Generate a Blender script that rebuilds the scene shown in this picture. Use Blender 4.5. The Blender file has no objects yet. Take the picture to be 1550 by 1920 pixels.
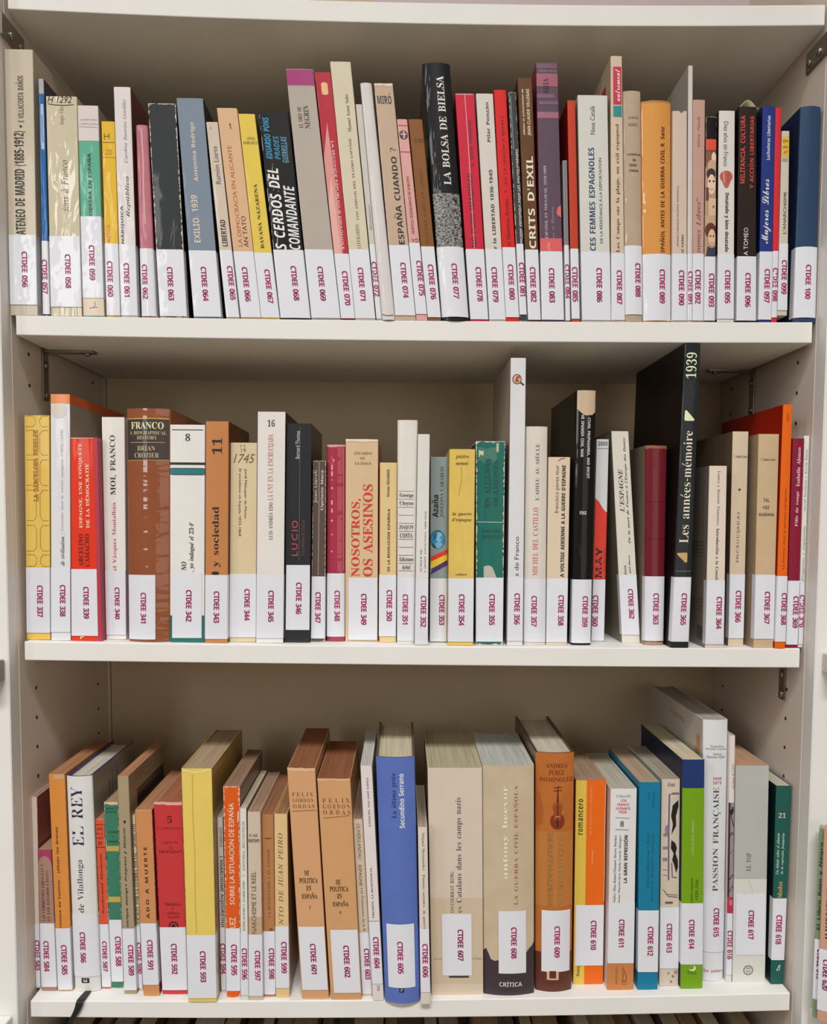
import bpy, bmesh, math, random, unicodedata
from mathutils import Vector, Matrix
from mathutils.geometry import tessellate_polygon

# ------------------------------------------------------------------ camera
C = bpy.context.scene.collection
SC = bpy.context.scene
CX, CZ, CD = -0.0145, 0.0621, 0.8262
YAW, PITCH, ROLL = 0.0203, -0.0607, 0.0066
FP, PX, PY = 1518.46, 785.48, 1066.28          # focal length and principal point in pixels of the 1550x1920 frame
SHELF_D, RECESS = 0.2495, 0.0165
def _m(a, b, c): return Matrix((a, b, c))
cy_, sy_ = math.cos(YAW), math.sin(YAW)
cp_, sp_ = math.cos(PITCH), math.sin(PITCH)
cr_, sr_ = math.cos(ROLL), math.sin(ROLL)
RY = _m((cy_, -sy_, 0), (sy_, cy_, 0), (0, 0, 1))
RP = _m((1, 0, 0), (0, cp_, sp_), (0, -sp_, cp_))
RR = _m((cr_, 0, sr_), (0, 1, 0), (-sr_, 0, cr_))
ROT = RR @ RP @ RY
CAMP = Vector((CX, -CD, CZ))
cam_data = bpy.data.cameras.new('camera')
cam = bpy.data.objects.new('camera', cam_data)
C.objects.link(cam)
right, fwd, up = ROT[0], ROT[1], ROT[2]
cam.matrix_world = Matrix(((right.x, up.x, -fwd.x, CAMP.x), (right.y, up.y, -fwd.y, CAMP.y),
                           (right.z, up.z, -fwd.z, CAMP.z), (0, 0, 0, 1)))
cam_data.sensor_fit = 'HORIZONTAL'
cam_data.sensor_width = 36
cam_data.lens = FP * 36 / 1550
cam_data.shift_x = -(PX - 775) / 1550
cam_data.shift_y = (PY - 960) / 1550
cam_data.clip_start = 0.02
SC.camera = cam

# ------------------------------------------------------------------ world, lamps, exposure
world = bpy.data.worlds.new('room_light')
SC.world = world
world.use_nodes = True
bg = world.node_tree.nodes['Background']
bg.inputs[0].default_value = (1.0, 0.79, 0.57, 1)
bg.inputs[1].default_value = 0.21
def area(name, loc, target, sx, sy, power, col):
    d = bpy.data.lights.new(name, 'AREA')
    d.shape = 'RECTANGLE'; d.size = sx; d.size_y = sy; d.energy = power; d.color = col
    o = bpy.data.objects.new(name, d); C.objects.link(o)
    o.location = loc
    o.rotation_euler = (Vector(target) - Vector(loc)).to_track_quat('-Z', 'Y').to_euler()
    return o
main = area('ceiling_lamp', (-0.10, -2.0, 2.30), (-0.10, -1.9, 0.0), 1.5, 0.45, 74, (0.98, 0.99, 1.0))
main.data.spread = math.radians(120)      # cut-off added to dim the light reaching the top board
area('ceiling_lamp', (-2.3, -1.9, 1.45), (0, 0, 0.1), 0.5, 1.0, 12, (0.98, 0.99, 1.0))
area('added_light', (-1.25, -2.3, 0.80), (0, 0, 0.2), 0.30, 1.1, 9, (1.0, 0.99, 0.97))  # added strip light, gives the film covers upright glare stripes
area('added_light', (1.1, -3.4, 0.15), (0, 0, -0.1), 1.6, 1.3, 9, (1.0, 0.95, 0.88))  # added soft front fill, evens the light across the shelves
SC.view_settings.view_transform = 'Standard'
SC.view_settings.look = 'None'
SC.view_settings.exposure = -0.14
SC.view_settings.gamma = 1
SC.view_settings.use_curve_mapping = False
SC.cycles.max_bounces = 6
SC.cycles.diffuse_bounces = 3
SC.cycles.glossy_bounces = 2

# ------------------------------------------------------------------ projection helpers
RT = ROT.transposed()
def ray(px, py):
    return RT @ Vector(((px - PX) / FP, 1.0, -(py - PY) / FP))
def at_y(px, py, Y):
    d = ray(px, py); t = (Y + CD) / d.y
    return CAMP + d * t
def at_z(px, py, Z):
    d = ray(px, py); t = (Z - CZ) / d.z
    return CAMP + d * t
def quad3(pts, Y=0.0):
    """Z as a quadratic of X through three edge pixels (the boards sag a little)."""
    P = [at_y(x, y, Y) for x, y in pts]
    (x0, y0), (x1, y1), (x2, y2) = [(p.x, p.z) for p in P]
    def f(x):
        return (y0 * (x - x1) * (x - x2) / ((x0 - x1) * (x0 - x2)) + y1 * (x - x0) * (x - x2) / ((x1 - x0) * (x1 - x2))
                + y2 * (x - x0) * (x - x1) / ((x2 - x0) * (x2 - x1)))
    return f
S0B = quad3(((7, 16), (780, 44), (1483, 48)))
S1T = quad3(((30, 591), (780, 601), (1527, 604)))
S1B = quad3(((30, 628), (780, 639), (1527, 643)))
S2T = quad3(((48, 1203), (780, 1212), (1499, 1216)))
S2B = quad3(((48, 1238), (780, 1247), (1498, 1252)))
S3T = quad3(((57, 1877), (780, 1875), (1480, 1862)))
S3B = quad3(((57, 1907), (780, 1908), (1480, 1895)))

# ------------------------------------------------------------------ materials
KL = 0.90
def lin(h, k=KL):
    h = h.lstrip('#')
    o = []
    for i in (0, 2, 4):
        c = int(h[i:i + 2], 16) / 255
        c = c / 12.92 if c <= 0.04045 else ((c + 0.055) / 1.055) ** 2.4
        o.append(min(c / k, 0.86))
    return (o[0], o[1], o[2], 1)
MATS = {}
def nd(nt, typ, **kw):
    n = nt.nodes.new(typ)
    for k, v in kw.items():
        if k.startswith('i_'): n.inputs[int(k[2:])].default_value = v
        else: setattr(n, k, v)
    return n
def base_mat(name, col, rough=0.5, coat=0.0, spec=0.4):
    m = bpy.data.materials.new(name); m.use_nodes = True
    b = m.node_tree.nodes['Principled BSDF']
    b.inputs['Base Color'].default_value = col
    b.inputs['Roughness'].default_value = rough
    b.inputs['Coat Weight'].default_value = coat
    b.inputs['Coat Roughness'].default_value = 0.12
    b.inputs['Specular IOR Level'].default_value = spec
    return m, m.node_tree, b
def ink(h, rough=0.5):
    k = ('ink', h)
    if k not in MATS:
        if h == 'rubble':
            m, nt, b = base_mat('rubble_print', (0.2, 0.2, 0.2, 1), 0.35, 0.4)
            tc = nd(nt, 'ShaderNodeTexCoord'); mp = nd(nt, 'ShaderNodeMapping'); mp.inputs[3].default_value = (420, 420, 760)
            n = nd(nt, 'ShaderNodeTexNoise'); n.inputs['Scale'].default_value = 1.0; n.inputs['Detail'].default_value = 3
            r = nd(nt, 'ShaderNodeValToRGB')
            r.color_ramp.elements[0].position = 0.38; r.color_ramp.elements[0].color = (0.012, 0.012, 0.012, 1)
            r.color_ramp.elements[1].position = 0.68; r.color_ramp.elements[1].color = (0.5, 0.49, 0.46, 1)
            nt.links.new(tc.outputs['Object'], mp.inputs[0]); nt.links.new(mp.outputs[0], n.inputs['Vector'])
            nt.links.new(n.outputs['Fac'], r.inputs[0]); nt.links.new(r.outputs[0], b.inputs['Base Color'])
        else:
            m, nt, b = base_mat('ink_' + h.lstrip('#'), lin(h), rough, 0.25)
        MATS[k] = m
    return MATS[k]
def paper_mat(h):
    k = ('paper', h)
    if k not in MATS:
        m, nt, b = base_mat('page_edges_' + h, lin(h), 0.85, 0, 0.2)
        tc = nd(nt, 'ShaderNodeTexCoord'); mp = nd(nt, 'ShaderNodeMapping'); mp.inputs[3].default_value = (900, 9, 9)
        n = nd(nt, 'ShaderNodeTexNoise'); n.inputs['Scale'].default_value = 1.0; n.inputs['Detail'].default_value = 2
        r = nd(nt, 'ShaderNodeValToRGB')
        c = lin(h)
        r.color_ramp.elements[0].position = 0.25; r.color_ramp.elements[0].color = (c[0] * .62, c[1] * .6, c[2] * .58, 1)
        r.color_ramp.elements[1].position = 0.6; r.color_ramp.elements[1].color = c
        bp = nd(nt, 'ShaderNodeBump'); bp.inputs['Strength'].default_value = 0.35; bp.inputs['Distance'].default_value = 0.0005
        nt.links.new(tc.outputs['Object'], mp.inputs[0]); nt.links.new(mp.outputs[0], n.inputs['Vector'])
        nt.links.new(n.outputs['Fac'], r.inputs[0]); nt.links.new(r.outputs[0], b.inputs['Base Color'])
        nt.links.new(n.outputs['Fac'], bp.inputs['Height']); nt.links.new(bp.outputs[0], b.inputs['Normal'])
        MATS[k] = m
    return MATS[k]
def cover_mat(h, worn=0.0, film=0.3, W=0.02, H=0.2, wearcol='d8cfc2', mottle=0.06, crinkle=0.25, rough=0.42, across=False):
    k = ('cover', h, round(worn, 2), round(film, 2), round(W, 4) if worn else 0, round(H, 3) if worn else 0, wearcol, mottle, crinkle, across)
    if k in MATS: return MATS[k]
    m, nt, b = base_mat('cover_' + h, lin(h), rough, film if (across or crinkle >= .9) else film * .5, 0.15)
    tc = nd(nt, 'ShaderNodeTexCoord')
    n = nd(nt, 'ShaderNodeTexNoise'); n.inputs['Scale'].default_value = 38; n.inputs['Detail'].default_value = 4
    nt.links.new(tc.outputs['Object'], n.inputs['Vector'])
    hsv = nd(nt, 'ShaderNodeMix', data_type='RGBA')
    c = lin(h)
    hsv.inputs[6].default_value = tuple(x * (1 - mottle * 1.6) for x in c[:3]) + (1,)
    hsv.inputs[7].default_value = tuple(min(.88, x * (1 + mottle)) for x in c[:3]) + (1,)
    nt.links.new(n.outputs['Fac'], hsv.inputs[0])
    out = hsv.outputs[2]
    if worn:
        uv = nd(nt, 'ShaderNodeUVMap', uv_map='wear'); sx = nd(nt, 'ShaderNodeSeparateXYZ')
        nt.links.new(uv.outputs[0], sx.inputs[0])
        def mth(op, a, bb):
            q = nd(nt, 'ShaderNodeMath', operation=op)
            for i, v in enumerate((a, bb)):
                if isinstance(v, (int, float)): q.inputs[i].default_value = v
                else: nt.links.new(v, q.inputs[i])
            return q.outputs[0]
        dx = mth('MINIMUM', sx.outputs[0], mth('SUBTRACT', W, sx.outputs[0]))
        dz = mth('MINIMUM', sx.outputs[1], mth('SUBTRACT', H, sx.outputs[1]))
        dd = mth('MINIMUM', mth('ABSOLUTE', dx, 0), dz)
        n2 = nd(nt, 'ShaderNodeTexNoise'); n2.inputs['Scale'].default_value = 260; n2.inputs['Detail'].default_value = 3
        nt.links.new(tc.outputs['Object'], n2.inputs['Vector'])
        lim = mth('MULTIPLY', mth('SUBTRACT', n2.outputs['Fac'], 0.36), 0.0065 * worn)
        mask = mth('LESS_THAN', dd, lim)
        mx = nd(nt, 'ShaderNodeMix', data_type='RGBA')
        nt.links.new(mask, mx.inputs[0]); nt.links.new(out, mx.inputs[6]); mx.inputs[7].default_value = lin(wearcol)
        out = mx.outputs[2]
    nt.links.new(out, b.inputs['Base Color'])
    mp = nd(nt, 'ShaderNodeMapping'); mp.inputs[3].default_value = (14, 14, 62) if across else (70, 40, 16)
    nt.links.new(tc.outputs['Object'], mp.inputs[0])
    n3 = nd(nt, 'ShaderNodeTexNoise'); n3.inputs['Scale'].default_value = 1; n3.inputs['Detail'].default_value = 2; n3.inputs['Distortion'].default_value = 0.6
    nt.links.new(mp.outputs[0], n3.inputs['Vector'])
    bp = nd(nt, 'ShaderNodeBump'); bp.inputs['Strength'].default_value = 1.0; bp.inputs['Distance'].default_value = 0.0022 * crinkle
    nt.links.new(n3.outputs['Fac'], bp.inputs['Height'])
    nt.links.new(bp.outputs[0], b.inputs['Coat Normal'])
    bp2 = nd(nt, 'ShaderNodeBump'); bp2.inputs['Strength'].default_value = 0.3; bp2.inputs['Distance'].default_value = 0.001
    nt.links.new(n3.outputs['Fac'], bp2.inputs['Height']); nt.links.new(bp2.outputs[0], b.inputs['Normal'])
    b.inputs['Coat Roughness'].default_value = 0.06
    MATS[k] = m
    return m
def board_mat(name, h, rough=0.6, grain=0.03):
    k = ('board', name)
    if k in MATS: return MATS[k]
    m, nt, b = base_mat(name, lin(h), rough, 0, 0.18)
    tc = nd(nt, 'ShaderNodeTexCoord')
    n = nd(nt, 'ShaderNodeTexNoise'); n.inputs['Scale'].default_value = 14; n.inputs['Detail'].default_value = 5
    nt.links.new(tc.outputs['Object'], n.inputs['Vector'])
    mx = nd(nt, 'ShaderNodeMix', data_type='RGBA'); c = lin(h)
    mx.inputs[6].default_value = tuple(x * (1 - grain * 2) for x in c[:3]) + (1,)
    mx.inputs[7].default_value = tuple(min(.9, x * (1 + grain)) for x in c[:3]) + (1,)
    nt.links.new(n.outputs['Fac'], mx.inputs[0]); nt.links.new(mx.outputs[2], b.inputs['Base Color'])
    n2 = nd(nt, 'ShaderNodeTexNoise'); n2.inputs['Scale'].default_value = 900
    nt.links.new(tc.outputs['Object'], n2.inputs['Vector'])
    bp = nd(nt, 'ShaderNodeBump'); bp.inputs['Strength'].default_value = 0.15; bp.inputs['Distance'].default_value = 0.0003
    nt.links.new(n2.outputs['Fac'], bp.inputs['Height']); nt.links.new(bp.outputs[0], b.inputs['Normal'])
    MATS[k] = m
    return m
def metal_mat():
    if 'metal' not in MATS:
        m, nt, b = base_mat('brushed_steel', (0.42, 0.40, 0.37, 1), 0.32)
        b.inputs['Metallic'].default_value = 1.0
        MATS['metal'] = m
    return MATS['metal']

# ------------------------------------------------------------------ object helpers
def link(name, mesh, mats, parent=None):
    o = bpy.data.objects.new(name, mesh); C.objects.link(o)
    for m in (mats if isinstance(mats, (list, tuple)) else [mats]): mesh.materials.append(m)
    if parent: o.parent = parent
    return o
def pymesh(name, verts, faces, mats, parent=None, midx=None, smooth=False):
    me = bpy.data.meshes.new(name); me.from_pydata([tuple(v) for v in verts], [], faces)
    o = link(name, me, mats, parent)
    if midx: me.polygons.foreach_set('material_index', midx)
    if smooth: me.polygons.foreach_set('use_smooth', [True] * len(faces))
    me.update()
    return o
def tag(o, label=None, cat=None, group=None, kind=None):
    if label: o['label'] = label
    if cat: o['category'] = cat
    if group: o['group'] = group
    if kind: o['kind'] = kind
    return o
def empty(name, loc):
    o = bpy.data.objects.new(name, None); C.objects.link(o); o.location = loc
    o.empty_display_size = 0.02
    return o
def box_data(x0, x1, y0, y1, z0, z1, bev=0.0):
    bm = bmesh.new()
    bmesh.ops.create_cube(bm, size=1)
    for v in bm.verts:
        v.co = Vector(((x0 + x1) / 2 + v.co.x * (x1 - x0), (y0 + y1) / 2 + v.co.y * (y1 - y0), (z0 + z1) / 2 + v.co.z * (z1 - z0)))
    if bev: bmesh.ops.bevel(bm, geom=bm.edges[:], offset=bev, segments=2, affect='EDGES')
    return bm
def bm_obj(name, bm, mats, parent=None, smooth=False):
    me = bpy.data.meshes.new(name); bm.to_mesh(me); bm.free()
    o = link(name, me, mats, parent)
    if smooth: me.polygons.foreach_set('use_smooth', [True] * len(me.polygons))
    return o

# ------------------------------------------------------------------ lettering (built-in font, converted to meshes)
STY = {'CB': (0x1D5D4, 0x1D5EE, 0x1D7EC), 'S': None, 'SB': (0x1D5D4, 0x1D5EE, 0x1D7EC), 'SI': None, 'SK': (0x1D5D4, 0x1D5EE, 0x1D7EC), 'R': (0x1D400, 0x1D41A, 0x1D7CE), 'RB': (0x1D400, 0x1D41A, 0x1D7CE),
       'RI': (0x1D434, 0x1D44E, 0), 'RBI': (0x1D468, 0x1D482, 0x1D7CE), 'C': (0x1D4D0, 0x1D4EA, 0), 'M': (0x1D670, 0x1D68A, 0x1D7F6), 'SBI': (0x1D63C, 0x1D656, 0x1D7EC)}
OFFS = {'R': -0.007}
def conv(s, st):
    t = STY[st]
    if not t: return s
    out = ''
    for ch in s:
        d = unicodedata.normalize('NFD', ch)
        b_, mark = d[0], d[1:]
        if 'A' <= b_ <= 'Z': g = chr(t[0] + ord(b_) - 65)
        elif 'a' <= b_ <= 'z': g = chr(0x210E) if (st == 'RI' and b_ == 'h') else chr(t[1] + ord(b_) - 97)
        elif b_.isdigit() and t[2]: g = chr(t[2] + ord(b_) - 48)
        else: g = b_
        out += mark + g
    return out
TXT = {}
_tc = bpy.data.curves.new('lettering', 'FONT'); _to = bpy.data.objects.new('lettering', _tc)
MATHF = None
try:      # Blender's own bundled mathematical font holds upright, italic, script and typewriter alphabets
    import os
    MATHF = bpy.data.fonts.load(os.path.join(bpy.utils.system_resource('DATAFILES', path='fonts'), 'NotoSansMath-Regular.woff2'))
except Exception:
    MATHF = None      # the built-in font then finds the same letters through its fallback
PLAINF = _tc.font
_scr = bpy.data.scenes.new('scratch'); _scr.collection.objects.link(_to)
GLY = {}
def _lines(lines, st, plain=False):
    """evaluate many lines at once; returns per line (vertices, faces)"""
    _tc.font = MATHF if (MATHF and STY[st] and not plain) else PLAINF
    _tc.body = '\n'.join(lines)
    _tc.size = 1.0; _tc.resolution_u = 2; _tc.space_line = 3.0
    _tc.offset = OFFS.get(st, 0.0); _tc.shear = 0.3 if st == 'SI' else 0.0
    _scr.view_layers[0].update(); dg = _scr.view_layers[0].depsgraph
    me = bpy.data.meshes.new_from_object(_to.evaluated_get(dg))
    co = [(v.co.x, v.co.y) for v in me.vertices]
    sets = [dict() for _ in lines]; faces = [[] for _ in lines]
    for p in me.polygons:
        vi = list(p.vertices)
        li = max(0, min(len(lines) - 1, int(round(-(sum(co[a][1] for a in vi) / len(vi) - 0.3) / 3.0)))); d = sets[li]
        faces[li].append(tuple(d.setdefault(a, len(d)) for a in vi))
    bpy.data.meshes.remove(me)
    return [([(co[a][0], co[a][1] + 3.0 * i) for a in d], fs) for i, (d, fs) in enumerate(zip(sets, faces))]
def _add(chars, st, plain):
    out = _lines(['   |', ' ', 'H    H'] + [(c if plain else conv(c, st)) + '   |' for c in chars], st, plain)
    bar = min(v[0] for v in out[0][0])
    bw = max(v[0] for v in out[0][0]) - bar
    for c, (vs, fs) in zip(chars, out[3:]):
        mx = max(v[0] for v in vs); cut = mx - bw - 0.02
        adv = mx - bw - bar
        keep = [f for f in fs if min(vs[a][0] for a in f) < cut]
        d = {}
        ff = [tuple(d.setdefault(a, len(d)) for a in f) for f in keep]
        GLY[(st, c)] = ([vs[a] for a in d], ff, adv)
def _accent(base, mark, st):
    """acute, grave, circumflex, tilde, diaeresis or cedilla drawn over (under) a letter"""
    vs, fs, adv = base
    xs = [v[0] for v in vs]; ys = [v[1] for v in vs]
    cx = (min(xs) + max(xs)) / 2; tp = max(ys) + 0.045
    if st in ('RI', 'RBI', 'SBI', 'C'): cx += 0.06
    w_ = 0.055 if st in ('SB', 'RB', 'RBI', 'SBI', 'SK', 'CB') else 0.038
    nv = []; nf = []
    def qd(pts): nf.append(tuple(range(len(vs) + len(nv), len(vs) + len(nv) + len(pts)))); nv.extend(pts)
    if mark == '\u0301': qd([(cx - .05, tp), (cx - .01, tp), (cx + .05 + w_, tp + .13), (cx + .05 - w_ * .4, tp + .13)])
    elif mark == '\u0300': qd([(cx + .01, tp), (cx + .05, tp), (cx - .05 + w_ * .4, tp + .13), (cx - .05 - w_, tp + .13)])
    elif mark == '\u0302': qd([(cx - .12, tp), (cx - .06, tp), (cx + .01, tp + .12), (cx - .01, tp + .12)]); qd([(cx + .06, tp), (cx + .12, tp), (cx + .01, tp + .12), (cx - .01, tp + .12)])
    elif mark == '\u0303':
        P_ = [(cx - .14 + .28 * k / 8, tp + .05 + .03 * math.sin(k / 8 * 2 * math.pi)) for k in range(9)]
        for a, b_ in zip(P_, P_[1:]): qd([a, b_, (b_[0], b_[1] + w_), (a[0], a[1] + w_)])
    elif mark == '\u0308':
        for o_ in (-.1, .04): qd([(cx + o_, tp), (cx + o_ + .07, tp), (cx + o_ + .07, tp + .08), (cx + o_, tp + .08)])
    elif mark == '\u0327': qd([(cx - .02, -.01), (cx + .03, -.01), (cx + .06, -.12), (cx - .04, -.2), (cx - .08, -.17), (cx + .01, -.11)])
    return (vs + nv, fs + nf, adv)
def load_glyphs(st, chars):
    """each glyph once: 'glyph, three spaces, bar' - the bar gives the advance and is then dropped"""
    GLY[(st, ' ')] = ([], [], 0.27)
    chars = set(c for c in chars if (st, c) not in GLY)
    if not chars: return
    if not STY[st]:
        _add(sorted(chars), st, True); return
    dec = {c: unicodedata.normalize('NFD', c) for c in chars}
    base = set(d[0] for d in dec.values() if (st, d[0]) not in GLY)
    alnum = sorted(c for c in base if ord(c) < 128); other = sorted(c for c in base if ord(c) >= 128)
    if alnum: _add(alnum, st, False)
    if other: _add(other, st, True)
    for c, d in dec.items():
        if len(d) > 1: GLY[(st, c)] = _accent(GLY[(st, d[0])], d[1], st)
def text_flat(s, st, spacing=1.0):
    k = (s, st, spacing)
    if k in TXT: return TXT[k]
    load_glyphs(st, s)
    vs = []; fs = []; x = 0.0
    for ch in s:
        gv, gf, adv = GLY[(st, ch)]
        n = len(vs)
        vs += [(a + x, b_) for a, b_ in gv]; fs += [tuple(i + n for i in f) for f in gf]
        if st in ('CB', 'SK'):      # struck twice, for the heavy call numbers
            n = len(vs); vs += [(a + x + .022, b_ + .008) for a, b_ in gv]; fs += [tuple(i + n for i in f) for f in gf]
        x += adv * spacing
    xs = [v[0] for v in vs]; ys = [v[1] for v in vs]
    x0, x1, y0, y1 = min(xs), max(xs), min(ys), max(ys)
    TXT[k] = ([((a - x0) / (x1 - x0), (b_ - y0) / (y1 - y0)) for a, b_ in vs], fs)
    return TXT[k]

REPORT = False

# ------------------------------------------------------------------ room and bookcase
HW = 0.4050
HWS = {-1: 0.4064, 1: 0.4052}
FLOOR = -1.36
def slab(name, x0, x1, y0, y1, z0, z1, m, parent=None, bev=0.0):
    return bm_obj(name, box_data(x0, x1, y0, y1, z0, z1, bev), m, parent)
WHITE = board_mat('white_melamine', 'e3e1dc')
SIDE = board_mat('greige_melamine', 'dcd0c4')
INNER = board_mat('cream_melamine', 'cfbda1')
tag(slab('floor', -2.2, 2.2, -2.6, 0.30, FLOOR - 0.05, FLOOR, board_mat('grey_floor', '7d766c', 0.5)), kind='structure')
tag(slab('wall_back', -2.2, 2.2, 0.262, 0.32, FLOOR, 1.55, board_mat('painted_wall', 'c9c4bb', 0.8)), kind='structure')

case = tag(empty('bookcase', (0, 0, FLOOR)), 'white melamine bookcase whose three book-filled shelves fill the view', 'bookcase')
OFFZ = -FLOOR
def case_part(o): o.parent = case; o.location = (0, 0, OFFZ); return o
def board(name, top, bot, x0, x1, yf, yb, m, thick=0.0195, n=24, label=None):
    vs = []; fs = []
    r = 0.0009
    for i in range(n + 1):
        x = x0 + (x1 - x0) * i / n
        zt = top(x) if top else bot(x) + thick
        zb = bot(x) if bot else top(x) - thick
        ring = [(yb, zt), (yf + r, zt), (yf + r * .3, zt - r * .3), (yf, zt - r), (yf, zb + r), (yf + r * .3, zb + r * .3), (yf + r, zb), (yb, zb)]
        vs += [(x, y, z) for y, z in ring]
    k = 8
    for i in range(n):
        for j in range(k):
            a = i * k + j; b = i * k + (j + 1) % k
            fs.append((a, b, b + k, a + k))
    fs.append(tuple(range(k))[::-1]); fs.append(tuple(n * k + j for j in range(k)))
    o = case_part(pymesh(name, vs, fs, m))
    return o
board('shelf_board', S1T, S1B, -0.3998, 0.3990, 0.0, SHELF_D, WHITE)
board('shelf_board', S2T, S2B, -0.3987, 0.3980, 0.0, SHELF_D, WHITE)
board('shelf_board', S3T, S3B, -0.4010, 0.4003, 0.0, SHELF_D, WHITE)
board('top_shelf_board', None, S0B, -0.4005, 0.4005, 0.0, SHELF_D, WHITE, 0.0198)
S4 = lambda x: -0.760
board('shelf_board', S4, None, -0.3985, 0.3985, 0.0, SHELF_D, WHITE)
# back panel with the narrow strip and seam in its left corner
o = case_part(slab('back_panel', -0.4015, 0.4050, SHELF_D, SHELF_D + 0.006, FLOOR, 1.0, INNER)); o['label'] = 'cream back panel'
o = case_part(slab('corner_strip', -0.4062, -0.4025, SHELF_D - 0.001, SHELF_D + 0.006, FLOOR, 1.0, INNER))
# side panels: inner panel, then a lipping strip along the front edge
HOLE = ink('2a2420')
def side(sgn):
    T = 0.030
    HW = HWS[sgn]
    xi, xo = sgn * HW, sgn * (HW + T)
    p = case_part(slab('side_panel', min(xi, xo), max(xi, xo), 0.0037, SHELF_D + 0.006, FLOOR, 1.0, SIDE, None, 0.0004))
    xi2 = sgn * (HW + 0.0005)
    e = case_part(slab('edge_lipping', min(xi2, xo), max(xi2, xo), -RECESS, 0.0032, FLOOR, 1.0, WHITE, None, 0.0007)); e.parent = case
    me = None
    for (px, y) in ((0.040, 0), (0.215, 0)):
        zs = [0.1995 - 0.032 * k for k in range(-9, 24)]
        for z in zs:
            if not (-0.45 < z < 0.56): continue
            vis = (0.10 < z < 0.24) or (-0.30 < z < -0.09) or (0.45 < z < .55)
            if not vis: continue
            if me is None:
                bm = bmesh.new()
                bmesh.ops.create_cone(bm, cap_ends=True, segments=12, radius1=0.0019, radius2=0.0020, depth=0.0006,
                                      matrix=Matrix.Rotation(math.pi / 2, 4, 'Y'))
                me = bpy.data.meshes.new('peg_hole'); bm.to_mesh(me); bm.free(); me.materials.append(HOLE)
            h = bpy.data.objects.new('peg_hole', me); C.objects.link(h); h.parent = p
            h.location = (xi - sgn * 0.0001, px, z)
for s in (-1, 1): side(s)

# L-shaped steel brackets under the boards
def bracket(sgn, Y, ztop, arm=0.056, leg=0.054, w=0.014, turned=False):
    x = sgn * (HWS[sgn] - 0.0002)
    r = case_part(empty('bracket', (0, 0, 0)))
    r.location = (x, Y, ztop + OFFZ)
    bm = box_data(-sgn * 0.0022, 0, -w / 2, w / 2, -leg, 0, 0.0008) if sgn > 0 else box_data(0, 0.0022, -w / 2, w / 2, -leg, 0, 0.0008)
    bm_obj('bracket_leg', bm, metal_mat(), r)
    a0, a1 = sorted((0, -sgn * arm))
    bm_obj('bracket_arm', box_data(a0, a1, -w / 2, w / 2, -0.0026, -0.0004, 0.0008), metal_mat(), r)
    for (dx, dz, ax) in ((-sgn * 0.0028, -0.016, 'Y'), (-sgn * 0.0028, -leg + 0.006, 'Y'), (-sgn * (arm - 0.009), -0.0036, None)):
        bm = bmesh.new()
        bmesh.ops.create_uvsphere(bm, u_segments=12, v_segments=8, radius=0.0040)
        for v in bm.verts:
            if ax: v.co.x *= 0.5
            else: v.co.z *= 0.5
        s = bm_obj('screw', bm, metal_mat(), r, smooth=True); s.location = (dx, 0, dz)
    return r
b1 = bracket(-1, 0.076, S1B(-.39)); b1['label'] = 'steel corner bracket'
bracket(1, 0.150, S1B(.39)); bracket(1, 0.048, S2B(.39), leg=0.044)
def flat_bracket(sgn):
    x = sgn * (HWS[sgn] - 0.0002); r = case_part(empty('bracket', (0, 0, 0))); r.location = (x, 0.013, S0B(sgn * .39) + OFFZ - 0.001)
    a, b = sorted((0, -sgn * 0.0024))
    bm_obj('bracket_leg', box_data(a, b, -0.02, 0.028, -0.026, -0.004, 0.0009), metal_mat(), r)
    for yy in (0.0, 0.02):
        bm = bmesh.new(); bmesh.ops.create_uvsphere(bm, u_segments=12, v_segments=8, radius=0.0042)
        for v in bm.verts: v.co.x *= 0.5
        s = bm_obj('screw', bm, metal_mat(), r, smooth=True); s.location = (-sgn * 0.003, yy, -0.017)
flat_bracket(-1); flat_bracket(1)

# neighbouring shelf boards that reach in front of the uprights, at both edges of the picture
def poly_board(name, px_pts, zt, thick, m, label, group=None, ydrop=None):
    """a board whose plan outline is given by (X, Y) points"""
    n = len(px_pts)
    vs = [(x, y, zt) for x, y in px_pts] + [(x, y, zt - thick) for x, y in px_pts]
    fs = [tuple(range(n)), tuple(range(2 * n - 1, n - 1, -1))] + [(i, i + n, (i + 1) % n + n, (i + 1) % n) for i in range(n)]
    o = pymesh(name, vs, fs, m)
    bm = bmesh.new(); bm.from_mesh(o.data); bmesh.ops.recalc_face_normals(bm, faces=bm.faces[:])
    bmesh.ops.bevel(bm, geom=bm.edges[:], offset=0.0008, segments=2, affect='EDGES'); bm.to_mesh(o.data); bm.free()
    return tag(o, label, 'shelf', group)
def xy_on(px, py, Y):
    p = at_y(px, py, Y); return p
pr = at_y(1541, 1224, -RECESS)
poly_board('shelf_board', [(pr.x, -RECESS - 0.0005), (pr.x, -0.040), (pr.x + 0.30, -0.10), (pr.x + 0.30, -RECESS - 0.0005)], pr.z, 0.0195,
           board_mat('grey_white_board', 'cfcac2'), 'end of a neighbouring white shelf at the right edge, level with the middle shelf')
pr3 = at_y(1516, 1888, -RECESS)
NR3 = pr3.z
poly_board('shelf_board', [(pr3.x, -RECESS - 0.0005), (pr3.x, -0.032), (pr3.x + 0.22, -0.165), (pr3.x + 0.30, -0.165), (pr3.x + 0.30, -RECESS - 0.0005)], pr3.z, 0.0195,
           WHITE, 'neighbouring white shelf at the lower right edge carrying two books')
pl = at_y(9, 1236, -RECESS)
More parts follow.
